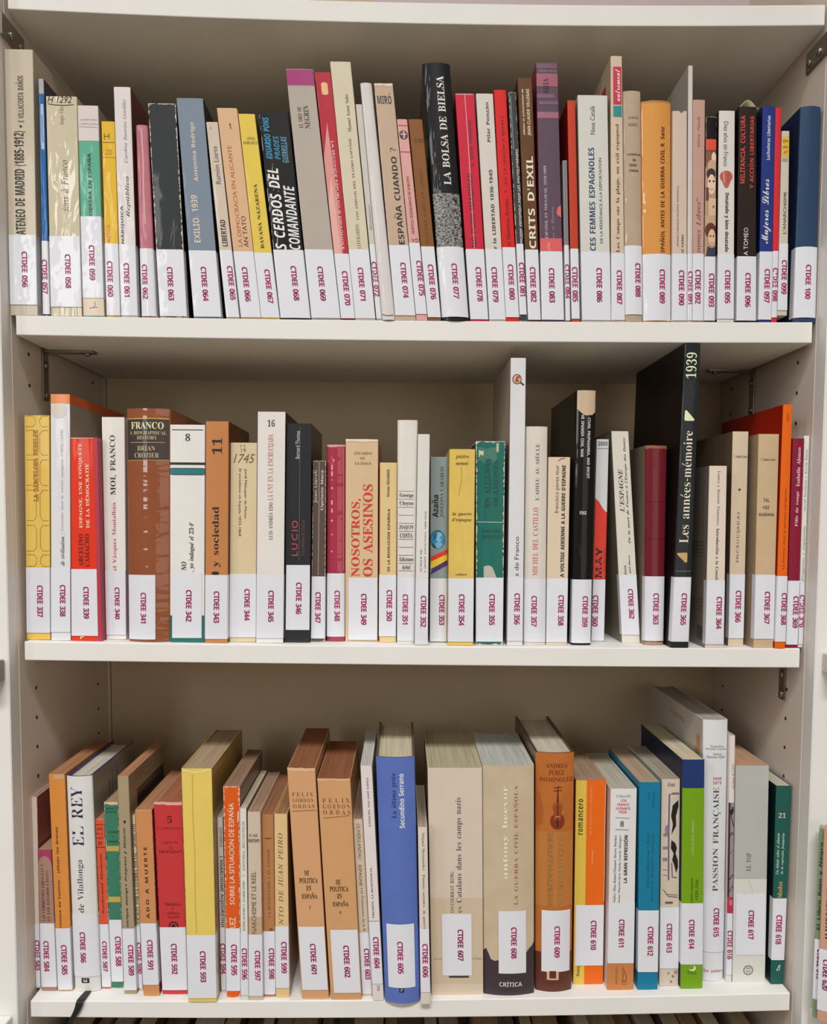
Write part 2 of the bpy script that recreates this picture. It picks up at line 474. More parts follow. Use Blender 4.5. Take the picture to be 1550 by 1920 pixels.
poly_board('shelf_board', [(pl.x, -RECESS - 0.0005), (pl.x, -0.040), (pl.x - 0.30, -0.10), (pl.x - 0.30, -RECESS - 0.0005)], pl.z, 0.0205,
           board_mat('shade_grey_board', '9b948b'), 'end of a neighbouring shade-toned shelf at the left edge, level with the middle shelf')  # shade on the turned-away end is put into this grey
pl3 = at_y(23, 1904, -RECESS)
poly_board('shelf_board', [(pl3.x, -RECESS - 0.0005), (pl3.x, -0.034), (pl3.x - 0.22, -0.15), (pl3.x - 0.30, -0.15), (pl3.x - 0.30, -RECESS - 0.0005)], pl3.z, 0.0195,
           WHITE, 'end of a neighbouring white shelf at the lower left corner')

# the pinkish box lying on the top board
pA, pB = at_y(700, 12, 0.012), at_y(1406, 13, 0.012)
t = tag(empty('archive_box', ((pA.x + pB.x) / 2, 0.012, S0B(.1) + 0.0200)), 'pinkish grey flat box lying on the top board', 'box')
hwid = (pB.x - pA.x) / 2
def archive():
    bm_obj('box_body', box_data(-hwid, hwid, 0, 0.19, 0, 0.055, 0.001), cover_mat('b3a3a3', film=0.1), t)
    bm_obj('box_lid', box_data(-hwid - 0.0015, hwid + 0.0015, -0.0015, 0.192, 0.0552, 0.075, 0.001), cover_mat('a89a9c', film=0.1), t)
archive()

# ------------------------------------------------------------------ books
BOOKS = []
def B(shelf, num, q, col, desc, items=(), lab=None, code=None, **kw):
    BOOKS.append(dict(shelf=shelf, num=num, q=q, col=col, desc=desc, items=list(items), lab=lab, code=code, **kw))
def T(d, s, st, u0, u1, y0, y1, c, sp=1.0, name='spine_lettering'): return ('T', d, s, st, u0, u1, y0, y1, c, sp, name)
def U(s, st, u0, u1, y0, y1, c='2b2622', sp=1.0): return T('U', s, st, u0, u1, y0, y1, c, sp)
def D(s, st, u0, u1, y0, y1, c='2b2622', sp=1.0): return T('D', s, st, u0, u1, y0, y1, c, sp)
def H(s, st, u0, u1, y0, y1, c='2b2622', sp=1.0): return T('H', s, st, u0, u1, y0, y1, c, sp)
def R(u0, u1, y0, y1, c, name='colour_band'): return ('R', u0, u1, y0, y1, c, name)
def E_(uc, yc, ru, ry, c, name='emblem'): return ('E', uc, yc, ru, ry, c, name)
def L(pts, w, c, name='printed_line'): return ('L', pts, w, c, name)
def P(pts, c, name='printed_shape'): return ('P', pts, c, name)
def torn(u0, u1, y0, y1, c, seed=1, name='worn_patch', n=7):
    rnd = random.Random(seed); pts = []
    for i in range(n): pts.append((u0 + (u1 - u0) * i / (n - 1) , y0 + (y1 - y0) * .18 * rnd.random()))
    for i in range(n): pts.append((u1 - (u1 - u0) * (i / (n - 1)), y1 - (y1 - y0) * .45 * rnd.random()))
    return ('P', pts, c, name)
TOPS = {1: S1T, 2: S2T, 3: S3T}
def hit_shelf(px, py, f):
    z = f(0.0)
    for _ in range(5):
        p = at_z(px, py, z); z = f(p.x)
    return p
def layout(bk):
    xlt, xrt, yt, xlb, xrb, yb = bk['q']
    f = TOPS[bk['shelf']]
    if bk['shelf'] == 1 or 'yf' in bk:
        Yf = bk.get('yf', 0.0006)
    else:
        Yf = hit_shelf((xlb + xrb) / 2, yb, f).y
        Yf = max(-0.012, min(0.09, Yf))
    bk['Yf'] = Yf
    xm = (xlb + xrb) / 2
    X = at_y(xm, yb, Yf).x
    zb = max(f(at_y(xlb, yb, Yf).x), f(at_y(xrb, yb, Yf).x), f(X)) + 0.0002 + bk.get('lift', 0)
    for _ in range(3):
        # pixel row at which this depth meets the board
        lo, hi = yb - 60, yb + 60
        for _k in range(30):
            mid = (lo + hi) / 2
            if at_y(xm, mid, Yf).z > zb: lo = mid
            else: hi = mid
        ybe = (lo + hi) / 2
    bk['xb'] = [at_y(xlb, ybe, Yf).x, at_y(xrb, ybe, Yf).x]
    bk['xt'] = [at_y(xlt, yt, Yf).x, at_y(xrt, yt, Yf).x]
    bk['zb'] = zb
    bk['zt'] = at_y((xlt + xrt) / 2, yt, Yf).z
    if 'maxz' in bk: bk['zt'] = min(bk['zt'], bk['maxz'])
    bk['ybe'] = ybe
def resolve(lst, report=False):
    for a, b in zip(lst, lst[1:]):
        G = 0.00025
        da, db = a['Yf'], b['Yf']
        ob = a['xb'][1] - b['xb'][0] + G
        def xe(k, i, z):
            t = (z - k['zb']) / (k['zt'] - k['zb']); return k['xb'][i] + (k['xt'][i] - k['xb'][i]) * t
        if ob > 0:
            if report and ob > .0015: print('ovB', a['num'], b['num'], round(ob * 1000, 1), round(da, 3), round(db, 3))
            if abs(da - db) < 0.003: a['xb'][1] -= ob / 2; b['xb'][0] += ob / 2
            elif da > db: a['xb'][1] -= ob
            else: b['xb'][0] += ob
        zc = min(a['zt'], b['zt'])
        ot = xe(a, 1, zc) - xe(b, 0, zc) + G
        if ot > 0:
            if report and ot > .0015: print('ovT', a['num'], b['num'], round(ot * 1000, 1), round(da, 3), round(db, 3))
            def shift(k, i, amt):
                t = (zc - k['zb']) / (k['zt'] - k['zb']); k['xt'][i] += amt / t
            if abs(da - db) < 0.003: shift(a, 1, -ot / 2); shift(b, 0, ot / 2)
            elif da > db: shift(a, 1, -ot)
            else: shift(b, 0, ot)

def build_book(bk):
    q = bk['q']; Yf = bk['Yf']; zb, zt = bk['zb'], bk['zt']
    XLb, XRb = bk['xb']; XLt, XRt = bk['xt']
    w = XRb - XLb; Hh = zt - zb
    ox = (XLb + XRb) / 2
    kind = bk.get('kind', 'p')
    bulge = {'p': 0.0003, 'h': 0.0006, 'r': min(0.12 * w, 0.0045), 'rh': min(0.13 * w, 0.0055)}[kind]
    hard = kind in ('h', 'rh')
    thick = bk.get('thick', 0.0022 if hard else 0.0006)
    thick = min(thick, w * .2)
    rad = min(0.0013 if kind == 'r' or hard else 0.0007, w * .25)
    depth = min(bk.get('depth', 0.135), SHELF_D - 0.003 - Yf)
    def prof(x):
        x = min(max(x, 0), w)
        y = bulge * (2 * x / w - 1) ** 2
        e = min(x, w - x)
        if e < rad: y += rad - math.sqrt(max(0, rad * rad - (rad - e) ** 2))
        return y
    YC = prof(0)
    def pos(x, y, v):
        XL = XLb + (XLt - XLb) * v; XR = XRb + (XRt - XRb) * v
        if x < 0: X = XL + x
        elif x > w: X = XR + (x - w)
        else: X = XL + (XR - XL) * x / w
        return Vector((X - ox, y, Hh * v))
    def surf(u, v, off):
        x = u * w
        so = min(off, 0.00009) * 0.5 + off * 0.06
        if x < 0: return pos(-so, YC - x, v)
        if x > w: return pos(w + so, YC + (x - w), v)
        return pos(x, prof(x) - off, v)
    xm0, xm1 = (q[3] + q[4]) / 2, (q[0] + q[1]) / 2
    def vy(ypx):
        t = (bk['ybe'] - ypx) / (bk['ybe'] - q[2])
        z = at_y(xm0 + (xm1 - xm0) * t, ypx, Yf).z
        return (z - zb) / Hh
    def ux(px, ypx):
        t = (q[5] - ypx) / (q[5] - q[2])
        l = q[3] + (q[0] - q[3]) * t; r = q[4] + (q[1] - q[4]) * t
        return (px - l) / (r - l)
    root = empty('book', (ox, Yf, zb))
    root.rotation_euler = (0, 0, 0)
    # cover
    xs = [0, rad * .12, rad * .45, rad] + [rad + (w - 2 * rad) * i / 10 for i in range(1, 10)] + [w - rad, w - rad * .45, w - rad * .12, w]
    outer = [(0, depth), (0, 0.012)] + [(x, prof(x)) for x in xs] + [(w, 0.012), (w, depth)]
    s_arc = [-depth, -0.012] + xs + [w + 0.012, w + depth]
    inner = []
    for i, (x, y) in enumerate(outer):
        if i < 2: inner.append((thick, y))
        elif i >= len(outer) - 2: inner.append((w - thick, y))
        else: inner.append((min(max(x, thick), w - thick), y + thick))
    n = len(outer)
    rows = [0.0, 0.5, 1.0]
    vs = []; uvs = []
    for v in rows:
        for (x, y), s in zip(outer, s_arc): vs.append(pos(x, y, v)); uvs.append((s, Hh * v))
    for v in rows:
        for (x, y), s in zip(inner, s_arc): vs.append(pos(x, y, v)); uvs.append((0.5 * w, Hh * .5))
    fs = []; mi = []
    nr = len(rows); IN = n * nr
    for r in range(nr - 1):
        for i in range(n - 1):
            a = r * n + i
            fs.append((a, a + 1, a + 1 + n, a + n)); mi.append(1 if (i < 2 or i >= n - 3) else 0)
            b_ = IN + a
            fs.append((b_ + n, b_ + n + 1, b_ + 1, b_)); mi.append(2)
    top = (nr - 1) * n
    for i in range(n - 1):
        fs.append((top + i, top + i + 1, IN + top + i + 1, IN + top + i)); mi.append(2)
        fs.append((IN + i, IN + i + 1, i + 1, i)); mi.append(2)
    for e in (0, n - 1):
        for r in range(nr - 1):
            a = r * n + e; fs.append((a, a + n, IN + a + n, IN + a)); mi.append(2)
    worn = bk.get('worn', 0.0)
    cm = cover_mat(bk['col'], worn, bk.get('film', 0.35), w, Hh, bk.get('wear', 'cfc4b4'), bk.get('mottle', 0.05), bk.get('crinkle', 0.25), 0.42, bk.get('across', False))
    sm = cover_mat(bk.get('side', bk['col']), worn, bk.get('film', 0.35), w, Hh, bk.get('wear', 'cfc4b4'), bk.get('mottle', 0.05), 0.15)
    rm = ink(bk.get('rim', bk['col']))
    cov = pymesh('cover', vs, fs, [cm, sm, rm], root, mi)
    uvl = cov.data.uv_layers.new(name='wear')
    for lp in cov.data.loops: uvl.data[lp.index].uv = uvs[lp.vertex_index]
    # pages
    mg = 0.003 if hard else 0.0003
    pv0, pv1 = mg / Hh, 1 - bk.get('page_drop', mg) / Hh
    yb_ = bulge * .3 + thick + (0.001 if hard else 0.0001)
    yd = depth - (0.004 if hard else 0.0012)
    px0, px1 = thick * 1.02, w - thick * 1.02
    npg = 8
    vs = []
    for v in (pv0, pv1):
        for i in range(npg + 1):
            x = px0 + (px1 - px0) * i / npg; vs.append(pos(x, max(yb_, prof(x) + thick), v))
        for i in range(npg, -1, -1):
            x = px0 + (px1 - px0) * i / npg
            cc = 0.006 * (1 - (2 * i / npg - 1) ** 2) if kind in ('rh', 'r') else 0
            vs.append(pos(x, yd - cc, v))
    k = 2 * (npg + 1)
    fs = [tuple(range(k))[::-1], tuple(range(k, 2 * k))] + [(i, (i + 1) % k, (i + 1) % k + k, i + k) for i in range(k)]
    pymesh('pages', vs, fs, paper_mat(bk.get('pages', 'c9b79c')), root)
    order = [0]
    def nextoff():
        order[0] += 1
        return 0.00014 + 0.00003 * order[0]
    def strip(name, u0, u1, v0, v1, off, m, parent, nseg=None):
        x0, x1 = u0 * w, u1 * w
        brk = sorted(set([x0, x1] + [x for x in xs if x0 < x < x1]))
        vv = []
        for v in (v0, v1):
            for x in brk: vv.append(surf(x / w, v, off))
        kk = len(brk)
        o = pymesh(name, vv, [(i, i + 1, i + 1 + kk, i + kk) for i in range(kk - 1)], m, parent)
        return o
    def text(it, off, parent, name):
        _, d, s, st, u0, u1, y0, y1, c, sp, nm = it
        tv, tf = text_flat(s, st, sp)
        vv = []
        for a, b_ in tv:
            if d == 'U': u = u1 + (u0 - u1) * b_; y = y1 + (y0 - y1) * a
            elif d == 'D': u = u0 + (u1 - u0) * b_; y = y0 + (y1 - y0) * a
            else: u = u0 + (u1 - u0) * a; y = y1 + (y0 - y1) * b_
            vv.append(surf(u, vy(y), off))
        return pymesh(name, vv, tf, ink(c), parent)
    for it in bk['items']:
        off = nextoff()
        k = it[0]
        if k == 'T': text(it, off, root, it[-1])
        elif k == 'R': strip(it[-1], it[1], it[2], vy(it[4]), vy(it[3]), off, ink(it[5]), root)
        elif k in ('E', 'P'):
            if k == 'E':
                _, uc, yc, ru, ry, c, nm = it
                pts = [(uc + ru * math.cos(a * math.pi / 12), yc + ry * math.sin(a * math.pi / 12)) for a in range(24)]
            else: _, pts, c, nm = it
            us = [p_[0] for p_ in pts]
            br = [min(us)] + [x / w for x in xs if min(us) + 1e-4 < x / w < max(us) - 1e-4] + [max(us)]
            vv = []; ff = []
            def clip(pl, lim, sgn):
                o_ = []
                for a, b_ in zip(pl, pl[1:] + pl[:1]):
                    ia, ib = sgn * (a[0] - lim) <= 1e-9, sgn * (b_[0] - lim) <= 1e-9
                    if ia: o_.append(a)
                    if ia != ib:
                        t_ = (lim - a[0]) / (b_[0] - a[0]); o_.append((lim, a[1] + (b_[1] - a[1]) * t_))
                return o_
            for u_a, u_b in zip(br, br[1:]):
                pl = clip(clip(list(pts), u_b, 1), u_a, -1)
                if len(pl) < 3: continue
                for t_ in tessellate_polygon([[Vector((a * 100, b_, 0)) for a, b_ in pl]]):
                    ff.append(tuple(len(vv) + q_ for q_ in t_))
                vv += [surf(a, vy(b_), off) for a, b_ in pl]
            pymesh(nm, vv, ff, ink(c), root)
        elif k == 'L':
            _, pts, wd, c, nm = it
            fine = [pts[0]]
            for a, b_ in zip(pts, pts[1:]):
                k_ = max(1, int(abs(b_[0] - a[0]) * 14))
                fine += [(a[0] + (b_[0] - a[0]) * q_ / k_, a[1] + (b_[1] - a[1]) * q_ / k_) for q_ in range(1, k_ + 1)]
            P3 = [surf(a, vy(b_), off) for a, b_ in fine]; vv = []; ff = []
            for i in range(len(P3)):
                d_ = (P3[min(i + 1, len(P3) - 1)] - P3[max(i - 1, 0)]); d_.y = 0
                if d_.length < 1e-9: d_ = Vector((1, 0, 0))
                nn = Vector((d_.z, 0, -d_.x)).normalized() * wd / 2
                vv += [P3[i] + nn, P3[i] - nn]
                if i: ff.append((2 * i - 2, 2 * i - 1, 2 * i + 1, 2 * i))
            pymesh(nm, vv, ff, ink(c), root)
    if bk['lab']:
        lb = bk['lab']; u0, u1 = (lb[2], lb[3]) if len(lb) > 2 else (-0.007 / w, 1 + 0.007 / w)
        lm = MATS.get('label')
        if lm is None:
            lm, nt, b_ = base_mat('label_paper', lin('dcdde4'), 0.4, 0.45)
            b_.inputs['Coat Roughness'].default_value = 0.05
            tc = nd(nt, 'ShaderNodeTexCoord'); n_ = nd(nt, 'ShaderNodeTexNoise'); n_.inputs['Scale'].default_value = 45
            bp = nd(nt, 'ShaderNodeBump'); bp.inputs['Strength'].default_value = 1; bp.inputs['Distance'].default_value = 0.0012
            nt.links.new(tc.outputs['Object'], n_.inputs['Vector']); nt.links.new(n_.outputs['Fac'], bp.inputs['Height']); nt.links.new(bp.outputs[0], b_.inputs['Coat Normal'])
            MATS['label'] = lm
        lo = strip('spine_label', u0, u1, max(vy(lb[1]), .006), vy(lb[0]), 0.00075, lm, root)
        if bk['code']:
            y0, y1, xc = bk['code']; uc = ux(xc, (y0 + y1) / 2); hu = 5.3 / (q[4] - q[3])
            hu = min(hu, .46); uc = min(max(uc, hu + .02), .98 - hu)
            text(('T', 'D', 'CTDEE ' + bk['num'], 'CB', uc - hu, uc + hu, y0, y1, 'a0285e', .9, ''), 0.00095, lo, 'call_number')
    for sg, d0, d1, v0, v1, c in bk.get('sides', []):
        x = -0.00008 if sg < 0 else w + 0.00008
        pymesh('cover_print', [pos(x, d0, v0), pos(x, d1, v0), pos(x, d1, v1), pos(x, d0, v1)], [(0, 1, 2, 3)], ink(c), root)
    if bk.get('ribbon'): bk['ribbon'](root, bk)
    desc = bk['desc'] + ((', spine label ' + bk['num']) if bk['lab'] else '')
    tag(root, desc, 'book', {1: 'books on the top shelf', 2: 'books on the middle shelf', 3: 'books on the lower shelf'}[bk['shelf']])
    return root

# ---- top shelf, left to right: (x left top, x right top, y top, x left bottom, x right bottom, y bottom) in photograph pixels
DK, BR, WT = '2b2622', '4a3a2c', 'e9e6e0'
B(1, '056', (8, 61, 92.5, 19.3, 70.5, 585), 'c6baa6', 'thick cream paperback with tall condensed black title at far left',
  [U('E VILLACORTA BAÑOS', 'SB', .37, .65, 142, 229, '57514a'), E_(.53, 237, .05, 2.2, DK), U('ATENEO DE MADRID (1885-1912)', 'SB', .27, .70, 246, 440, '2c2825')],
  (440.6, 571.5), (472, 539, 47), depth=.15, film=.5)
B(1, '057', (72, 81.4, 147, 80.5, 93.6, 587), '2765a5', 'thin bright blue booklet with grey head and pale title smear',
  [R(-.05, 1.0, 148, 176, 'a4a4a6'), R(.3, .85, 195, 280, 'aab9d2'), L([(.5, 215), (.55, 232), (.5, 250), (.6, 268)], .0012, '5b82b5')], (452, 700), (487, 551, 81), side='4b4854', film=.8, crinkle=.6)
B(1, '058', (85.6, 143.5, 180.6, 95.6, 153.5, 588), 'cbc1a6', 'cream paperback with handwriting H 1292 inked at its head',
  [H('H 1292', 'SI', .05, .84, 180.5, 193, '2a241c'), L([(.07, 195), (.3, 197), (.6, 197.5), (.9, 196)], .0007, '2a241c', 'ink_mark'),
   U('Sergio Vilar', 'RI', .43, .6, 198, 234, '8d8571'), U('ions à Franco', 'RI', .42, .66, 300, 395, '6e6656')], (443, 575.7), (477, 541, 128), film=1.0, crinkle=1.0, depth=.13)
B(1, '059', (145, 183.7, 200.5, 156, 195.5, 589), '5fad90', 'white-topped paperback with green spine and bold black title',
  [R(-.02, 1.02, 198, 264, 'd5cac4'), H('LATORRE MORAL', 'M', .12, .95, 223, 226.5, '5a5450'), H('S. MARTIN SANTOS', 'M', .08, .95, 231, 234.5, '5a5450'), L([(0, 238), (1, 239)], .0004, '6a645e'),
   U('OBRERA EN ESPAÑA', 'SB', .36, .58, 288, 404, '16342a'), R(-.02, 1.02, 558, 592, 'dcc9b5'), L([(.55, 566), (.6, 571), (.5, 577), (.3, 578), (.7, 576)], .0006, '3a3028', 'ink_mark')], (406, 559), (460, 526, 173), side='a8a08c', film=.9, crinkle=.5)
B(1, '060', (189.6, 214.8, 227.6, 199.7, 225.7, 590), 'e0b637', 'yellow paperback with black handwritten H and thin rules',
  [L([(.2, 250), (.22, 262)], .0006, DK, 'ink_mark'), L([(.2, 256), (.55, 255)], .0006, DK, 'ink_mark'), L([(.55, 250), (.56, 261)], .0006, DK, 'ink_mark'), L([(.02, 267), (1, 267)], .0004, '6a5524'), L([(.02, 295), (1, 295)], .0003, '9a7d2c'),
   H('333', 'SI', .25, .75, 280, 290, 'b0902c'), U('REVOL', 'SB', .18, .42, 419, 453, 'd98a2c')], (457, 700), (490, 557, 207), film=.7, crinkle=.6)
B(1, '061', (212, 244, 163, 227.3, 258.4, 591), 'ddd5d3', 'tall white paperback with grey serif author and title',
  [U('Carolina Barreiro Gordillo', 'RI', .5, .7, 187, 305, '75706e'), U('República', 'RBI', .5, .78, 330, 408, '5c5757'), U('NÁRQUICA', 'SB', .12, .36, 386, 457, '35302e')], (459, 700), (493.5, 557, 238), side='6a3a30', film=.8, crinkle=.7)
B(1, '062', (253.4, 276, 234, 264.3, 292.8, 591.5), 'bf7884', 'faded pink thin book with streaked spine',
  [L([(.5, 240), (.55, 300), (.48, 360), (.52, 420)], .0016, 'ce9aa2', 'worn_patch'), L([(.3, 245), (.35, 340), (.3, 400)], .0009, 'b05c6c', 'worn_patch')], (465.8, 700), (496, 561, 272), side='6b1626', mottle=.25, film=.8, crinkle=.7, kind='r')
B(1, '063', (277, 329, 194, 299.6, 350.7, 593), '34383a', 'dark charcoal paperback with worn white edges and a creased spine',
  [L([(.42, 198), (.47, 240), (.42, 280), (.4, 330), (.42, 400), (.4, 440)], .0009, '202324', 'crease')], (468, 700), (501, 564, 320), side='191a1c', worn=.75, film=.6, crinkle=.4, rim='b8b0a6')
B(1, '064', (330.3, 380, 184, 363.3, 415.3, 593), '7c8998', 'leaning slate blue paperback with cream title and author',
  [U('Antonina Rodrigo', 'SB', .42, .62, 229, 340, 'd5c8ae'), U('EXILIO. 1939', 'SB', .25, .48, 366, 455, 'd5c8ae')], (470, 700), (500.6, 565, 384), side='26262c', film=.5)
B(1, '065', (386, 407.8, 228.6, 424.2, 449, 594.5), 'cdbfae', 'leaning pale beige slim paperback with condensed black title',
  [U('Ramón Liarte', 'S', .3, .72, 274, 345, '5b5048'), U('LIBERTAD', 'SB', .3, .72, 412, 462, '2e2824'), E_(.35, 240, .06, 1.6, 'a08a7a')], (469, 700), (499, 563, 434), side='4c4440', film=.7, crinkle=.6)
B(1, '066', (406, 444, 202.5, 451.7, 489.7, 595.5), 'd6af89', 'leaning peach paperback numbered 1 with orange title',
  [H('1', 'SB', .5, .6, 231, 242, '4a342a'), U('LA DEMOCRACIA EN ALICANTE', 'S', .3, .5, 273, 462, 'b4623c'), U('AN TATO', 'S', .58, .8, 405, 463, '4a342a')], (471.6, 700), (501, 566, 462), film=.4)
B(1, '067', (446.4, 477.4, 213.5, 490, 524.5, 597), 'e0c355', 'leaning glossy yellow paperback with small black lettering',
  [H('ANGEL', 'RB', .35, .85, 257, 262, '5a4a20'), H('SAMBLANCAT', 'RB', .1, .98, 265, 270.5, '5a4a20'), U('RAVANA NAZARENA', 'RB', .42, .62, 345, 466, '3c3118')], (474, 700), (505.5, 569, 504), side='5a5030', film=1, crinkle=.6)
B(1, '068', (483, 540.4, 208, 525.6, 582.3, 597), '17181b', 'leaning glossy black book with blue author and white title',
  [U('EDUARDO PONS', 'SBI', .12, .32, 220, 298, '2b93bd'), U('PRADES', 'SBI', .4, .58, 255, 299, '2b83ab'), U('GUERRILLAS', 'SBI', .64, .84, 256, 305, '5a93ab'), U('S CERDOS DEL', 'SBI', .1, .46, 316, 468, 'e6e5e2'), U('COMANDANTE', 'SBI', .56, .92, 348, 468, 'dcdcdc')],
  (468.5, 700), (499, 564, 553), film=1, crinkle=1.1, kind='h', rim='8a7a5a')
B(1, '069', (535.4, 586.5, 129.5, 584, 638.5, 598.5), 'b2a89d', 'tall leaning grey book with magenta band at its head',
  [R(.0, .99, 130.5, 160, '9e1c6a'), L([(0, 161), (1, 161)], .0006, 'd9b8c4'), U('EL ORO DE', 'R', .27, .42, 200, 240, '5e544c'), U('NEGRIN', 'R', .48, .68, 198, 241, '3d342e')], (468, 700), (500, 564.5, 603), side='8c8074', film=.5)
B(1, '070', (589.4, 620, 135.5, 639.4, 666, 600), 'b5303f', 'leaning red and pink paperback with cream oval at its head',
  [P([(.0, 300), (.45, 230), (.55, 300), (.62, 478), (.0, 478)], 'd28d86'), P([(.0, 380), (.35, 330), (.5, 478), (0, 478)], 'dfa79e'), R(.32, .72, 158, 175, 'e3b283'), E_(.52, 158, .2, 3.5, 'e3b283'), E_(.52, 175, .2, 3.5, 'e3b283'),
   D('LA SECONDE RÉPUBLIQUE ESPAGNOLE', 'S', .55, .78, 265, 468, 'efd9d2')], (476, 700), (508.5, 573, 649), film=.9, crinkle=.4)
B(1, '071', (618.4, 657, 115.5, 666.2, 704, 600), 'd3c9b0', 'tallest leaning cream paperback with fine brown serif lettering',
  [U('Manuel Aznar Soler', 'R', .55, .72, 176, 247, '584c3a'), U('LOS AMIGOS DEL TEATRO ESPAÑOL', 'R', .5, .66, 258, 412, '584c3a'), U('LITERARIOS', 'R', .45, .62, 420, 466, '8a8068')], (468, 700), (502, 564, 678), film=1, crinkle=.7, depth=.15)
B(1, '072', (666.6, 678, 195.5, 705.7, 715.7, 600), 'c9c3ba', 'leaning thin off-white booklet with blue-grey lettering',
  [U('Résistance', 'RI', .35, .8, 384, 432, '64727c')], (458, 700), (491, 556.5, 705), film=.6)
B(1, '073', (674.6, 696.5, 155, 716, 741, 601), 'd5d0ce', 'leaning plain white rounded hardback with black line at its foot', [L([(.05, 589), (.4, 592), (.9, 590.5)], .0007, '2a2624')],
  kind='rh', side='e0dbd8', yf=-.002, film=.7)
B(1, '074', (701, 736, 157, 741, 779.7, 599), 'c3aa92', 'leaning tan book with condensed black lettering and frayed head',
  [H('MIRÓ', 'SB', .1, .85, 174, 195, '2a2220'), U('ESPAÑA CUANDO ?', 'SB', .42, .82, 277, 458, '262020'), torn(0, 1, 156, 163, 'dcc8b2', 3)], (460, 591.6), (492.6, 559, 758), film=1, crinkle=.9, worn=.3)
B(1, '075', (744, 763, 223.5, 780.5, 801.5, 601), 'd8a39c', 'leaning pink thin paperback with a dark round emblem',
  [L([(0, 235), (1, 235.5)], .0009, 'a84456'), L([(0, 284.5), (1, 285)], .0009, 'a84456'), E_(.5, 253, .42, 8.5, '3e3838'), R(.2, .8, 250.5, 253, 'd8a39c'), P([(.45, 246), (.62, 246), (.62, 260), (.45, 260)], 'd8a39c'),
   U('NUEVOS CIUDADANOS DE EUROPA?', 'S', .35, .62, 330, 438, '7a4444'), U('SS', 'S', .3, .9, 447, 457, '9a5050')], (455.7, 589), (489, 555, 788.5), film=.8)
B(1, '076', (765.4, 791.4, 223.5, 802.3, 827, 601), '87572f', 'leaning brown paperback with faint dark brown lettering',
  [H('PLUMA', 'M', .28, .95, 260, 267, '452a16'), U('MAS DEL LADO EN ARMAS', 'R', .42, .62, 318, 458, '5f3b1c')], (462.4, 595), (496, 562, 809.5), film=.5)
B(1, '077', (791.4, 843.5, 117, 829, 879.5, 603), '1a1b1e', 'tall glossy black rounded hardback with white serif title and rubble photograph',
  [R(.01, .99, 362, 464, 'rubble'), U('LA BOLSA DE BIELSA', 'RB', .45, .72, 142, 346, 'dcd8d2')], (462.4, 594), (494, 560, 853), kind='rh', film=1, crinkle=.8, side='3a3634', depth=.16, yf=-.002, mottle=.1)
B(1, '078', (852.7, 888.8, 175, 882, 915.6, 602), 'c92740', 'crimson paperback with pale crease down its spine',
  [L([(0, 177), (1, 177)], .0008, 'd9a0a4'), U('NO PUDO IMAGINAR', 'SB', .35, .62, 325, 463, '4a1826'), U('a. anna vendrell', 'S', .5, .74, 226, 312, '66202e'), L([(.5, 176), (.52, 260), (.5, 340), (.48, 466)], .0006, 'dcb0b0', 'crease')], (467.4, 599), (501, 565.5, 898), film=.8, side='8a1020')
B(1, '079', (892, 924, 175.5, 917.3, 948.3, 602.5), 'd3ccc3', 'pale grey-white paperback with spaced black lettering',
  [U('Pilar Ponzán', 'SB', .48, .7, 192, 266, '3a3532'), U('la LIBERTAD 1936-1945', 'SB', .48, .7, 318, 456, '3a3532'), U('r', 'SB', .55, .7, 461, 466, '3a3532')], (467.5, 700), (501, 567, 927.5), film=.5)
B(1, '080', (925.7, 948.3, 168.5, 948.4, 973.5, 602.5), 'd42828', 'bright red paperback with black title',
  [U('DE LA UNIÓN A BANAT', 'S', .38, .66, 216, 345, '4a0d0d'), E_(.5, 359, .08, 2, '4a0d0d'), U('in Giménez Arenas', 'S', .35, .68, 373, 460, '4a0d0d')], (464, 595), (496, 562.5, 958), film=.4, rim='c0a090')
B(1, '081', (953.4, 966.8, 173, 974.4, 988, 602), '3d4042', 'thin dark grey booklet with white capitals',
  [U('RICAINS ESPAGNOLS DANS LES HAUTES-PYRÉNÉES', 'SB', .5, .85, 280, 456, 'd8d6d2'), L([(.2, 180), (.3, 280)], .0012, '6a6e70', 'crease')], (457.4, 590), (492.6, 556, 979), film=.9, worn=.4)
B(1, '082', (970, 997, 146, 990, 1013.8, 602), '68462a', 'brown paperback with large cream hand-cut title',
  [U('Edition et présentation de', 'SBI', .22, .4, 167, 253, 'e2d3bc'), U('JEAN-CLAUDE VILLEGAS', 'SB', .55, .82, 167, 254, 'e2d3bc'), U("CRITS D'EXIL", 'SB', .35, .85, 293, 466, 'e8dcc6')], (468.3, 700), (501, 567, 999), side='4a2c18', mottle=.3)
B(1, '083', (1004.6, 1045, 117, 1015.5, 1057.4, 602), '5e4b5b', 'tall dusky purple book with pink streaks and red sun',
  [R(0, 1, 119, 128, '6f4a60'), R(0, 1, 138, 162, '9c5468'), R(.0, .8, 176, 184, '7c4f66'), R(.1, 1, 190, 196, '74536a'), R(0, 1, 210, 222, '9a5f74'), H('CÉSAR ORTIZ', 'S', .1, .95, 131, 135, 'b08a9a'), U('ARIA', 'RB', .3, .55, 147, 176, '3a2030'), U('AÑO ESPAÑOL EN TOULOUSE, 1939-1999', 'R', .2, .38, 311, 468, 'd4c6cc'),
   U('por el Cambio', 'C', .52, .7, 388, 452, 'a88a98'), P([(.78, 402), (.8, 393), (.88, 387), (.99, 385), (.99, 408), (.88, 405)], 'dd6068'), R(0, 1, 447, 471.6, 'd45a5a'), U('AÑO', 'R', .3, .45, 455, 470, 'e8b8b8')], (471.6, 700), (503, 568, 1034), side='861a3e', film=.8, depth=.15)
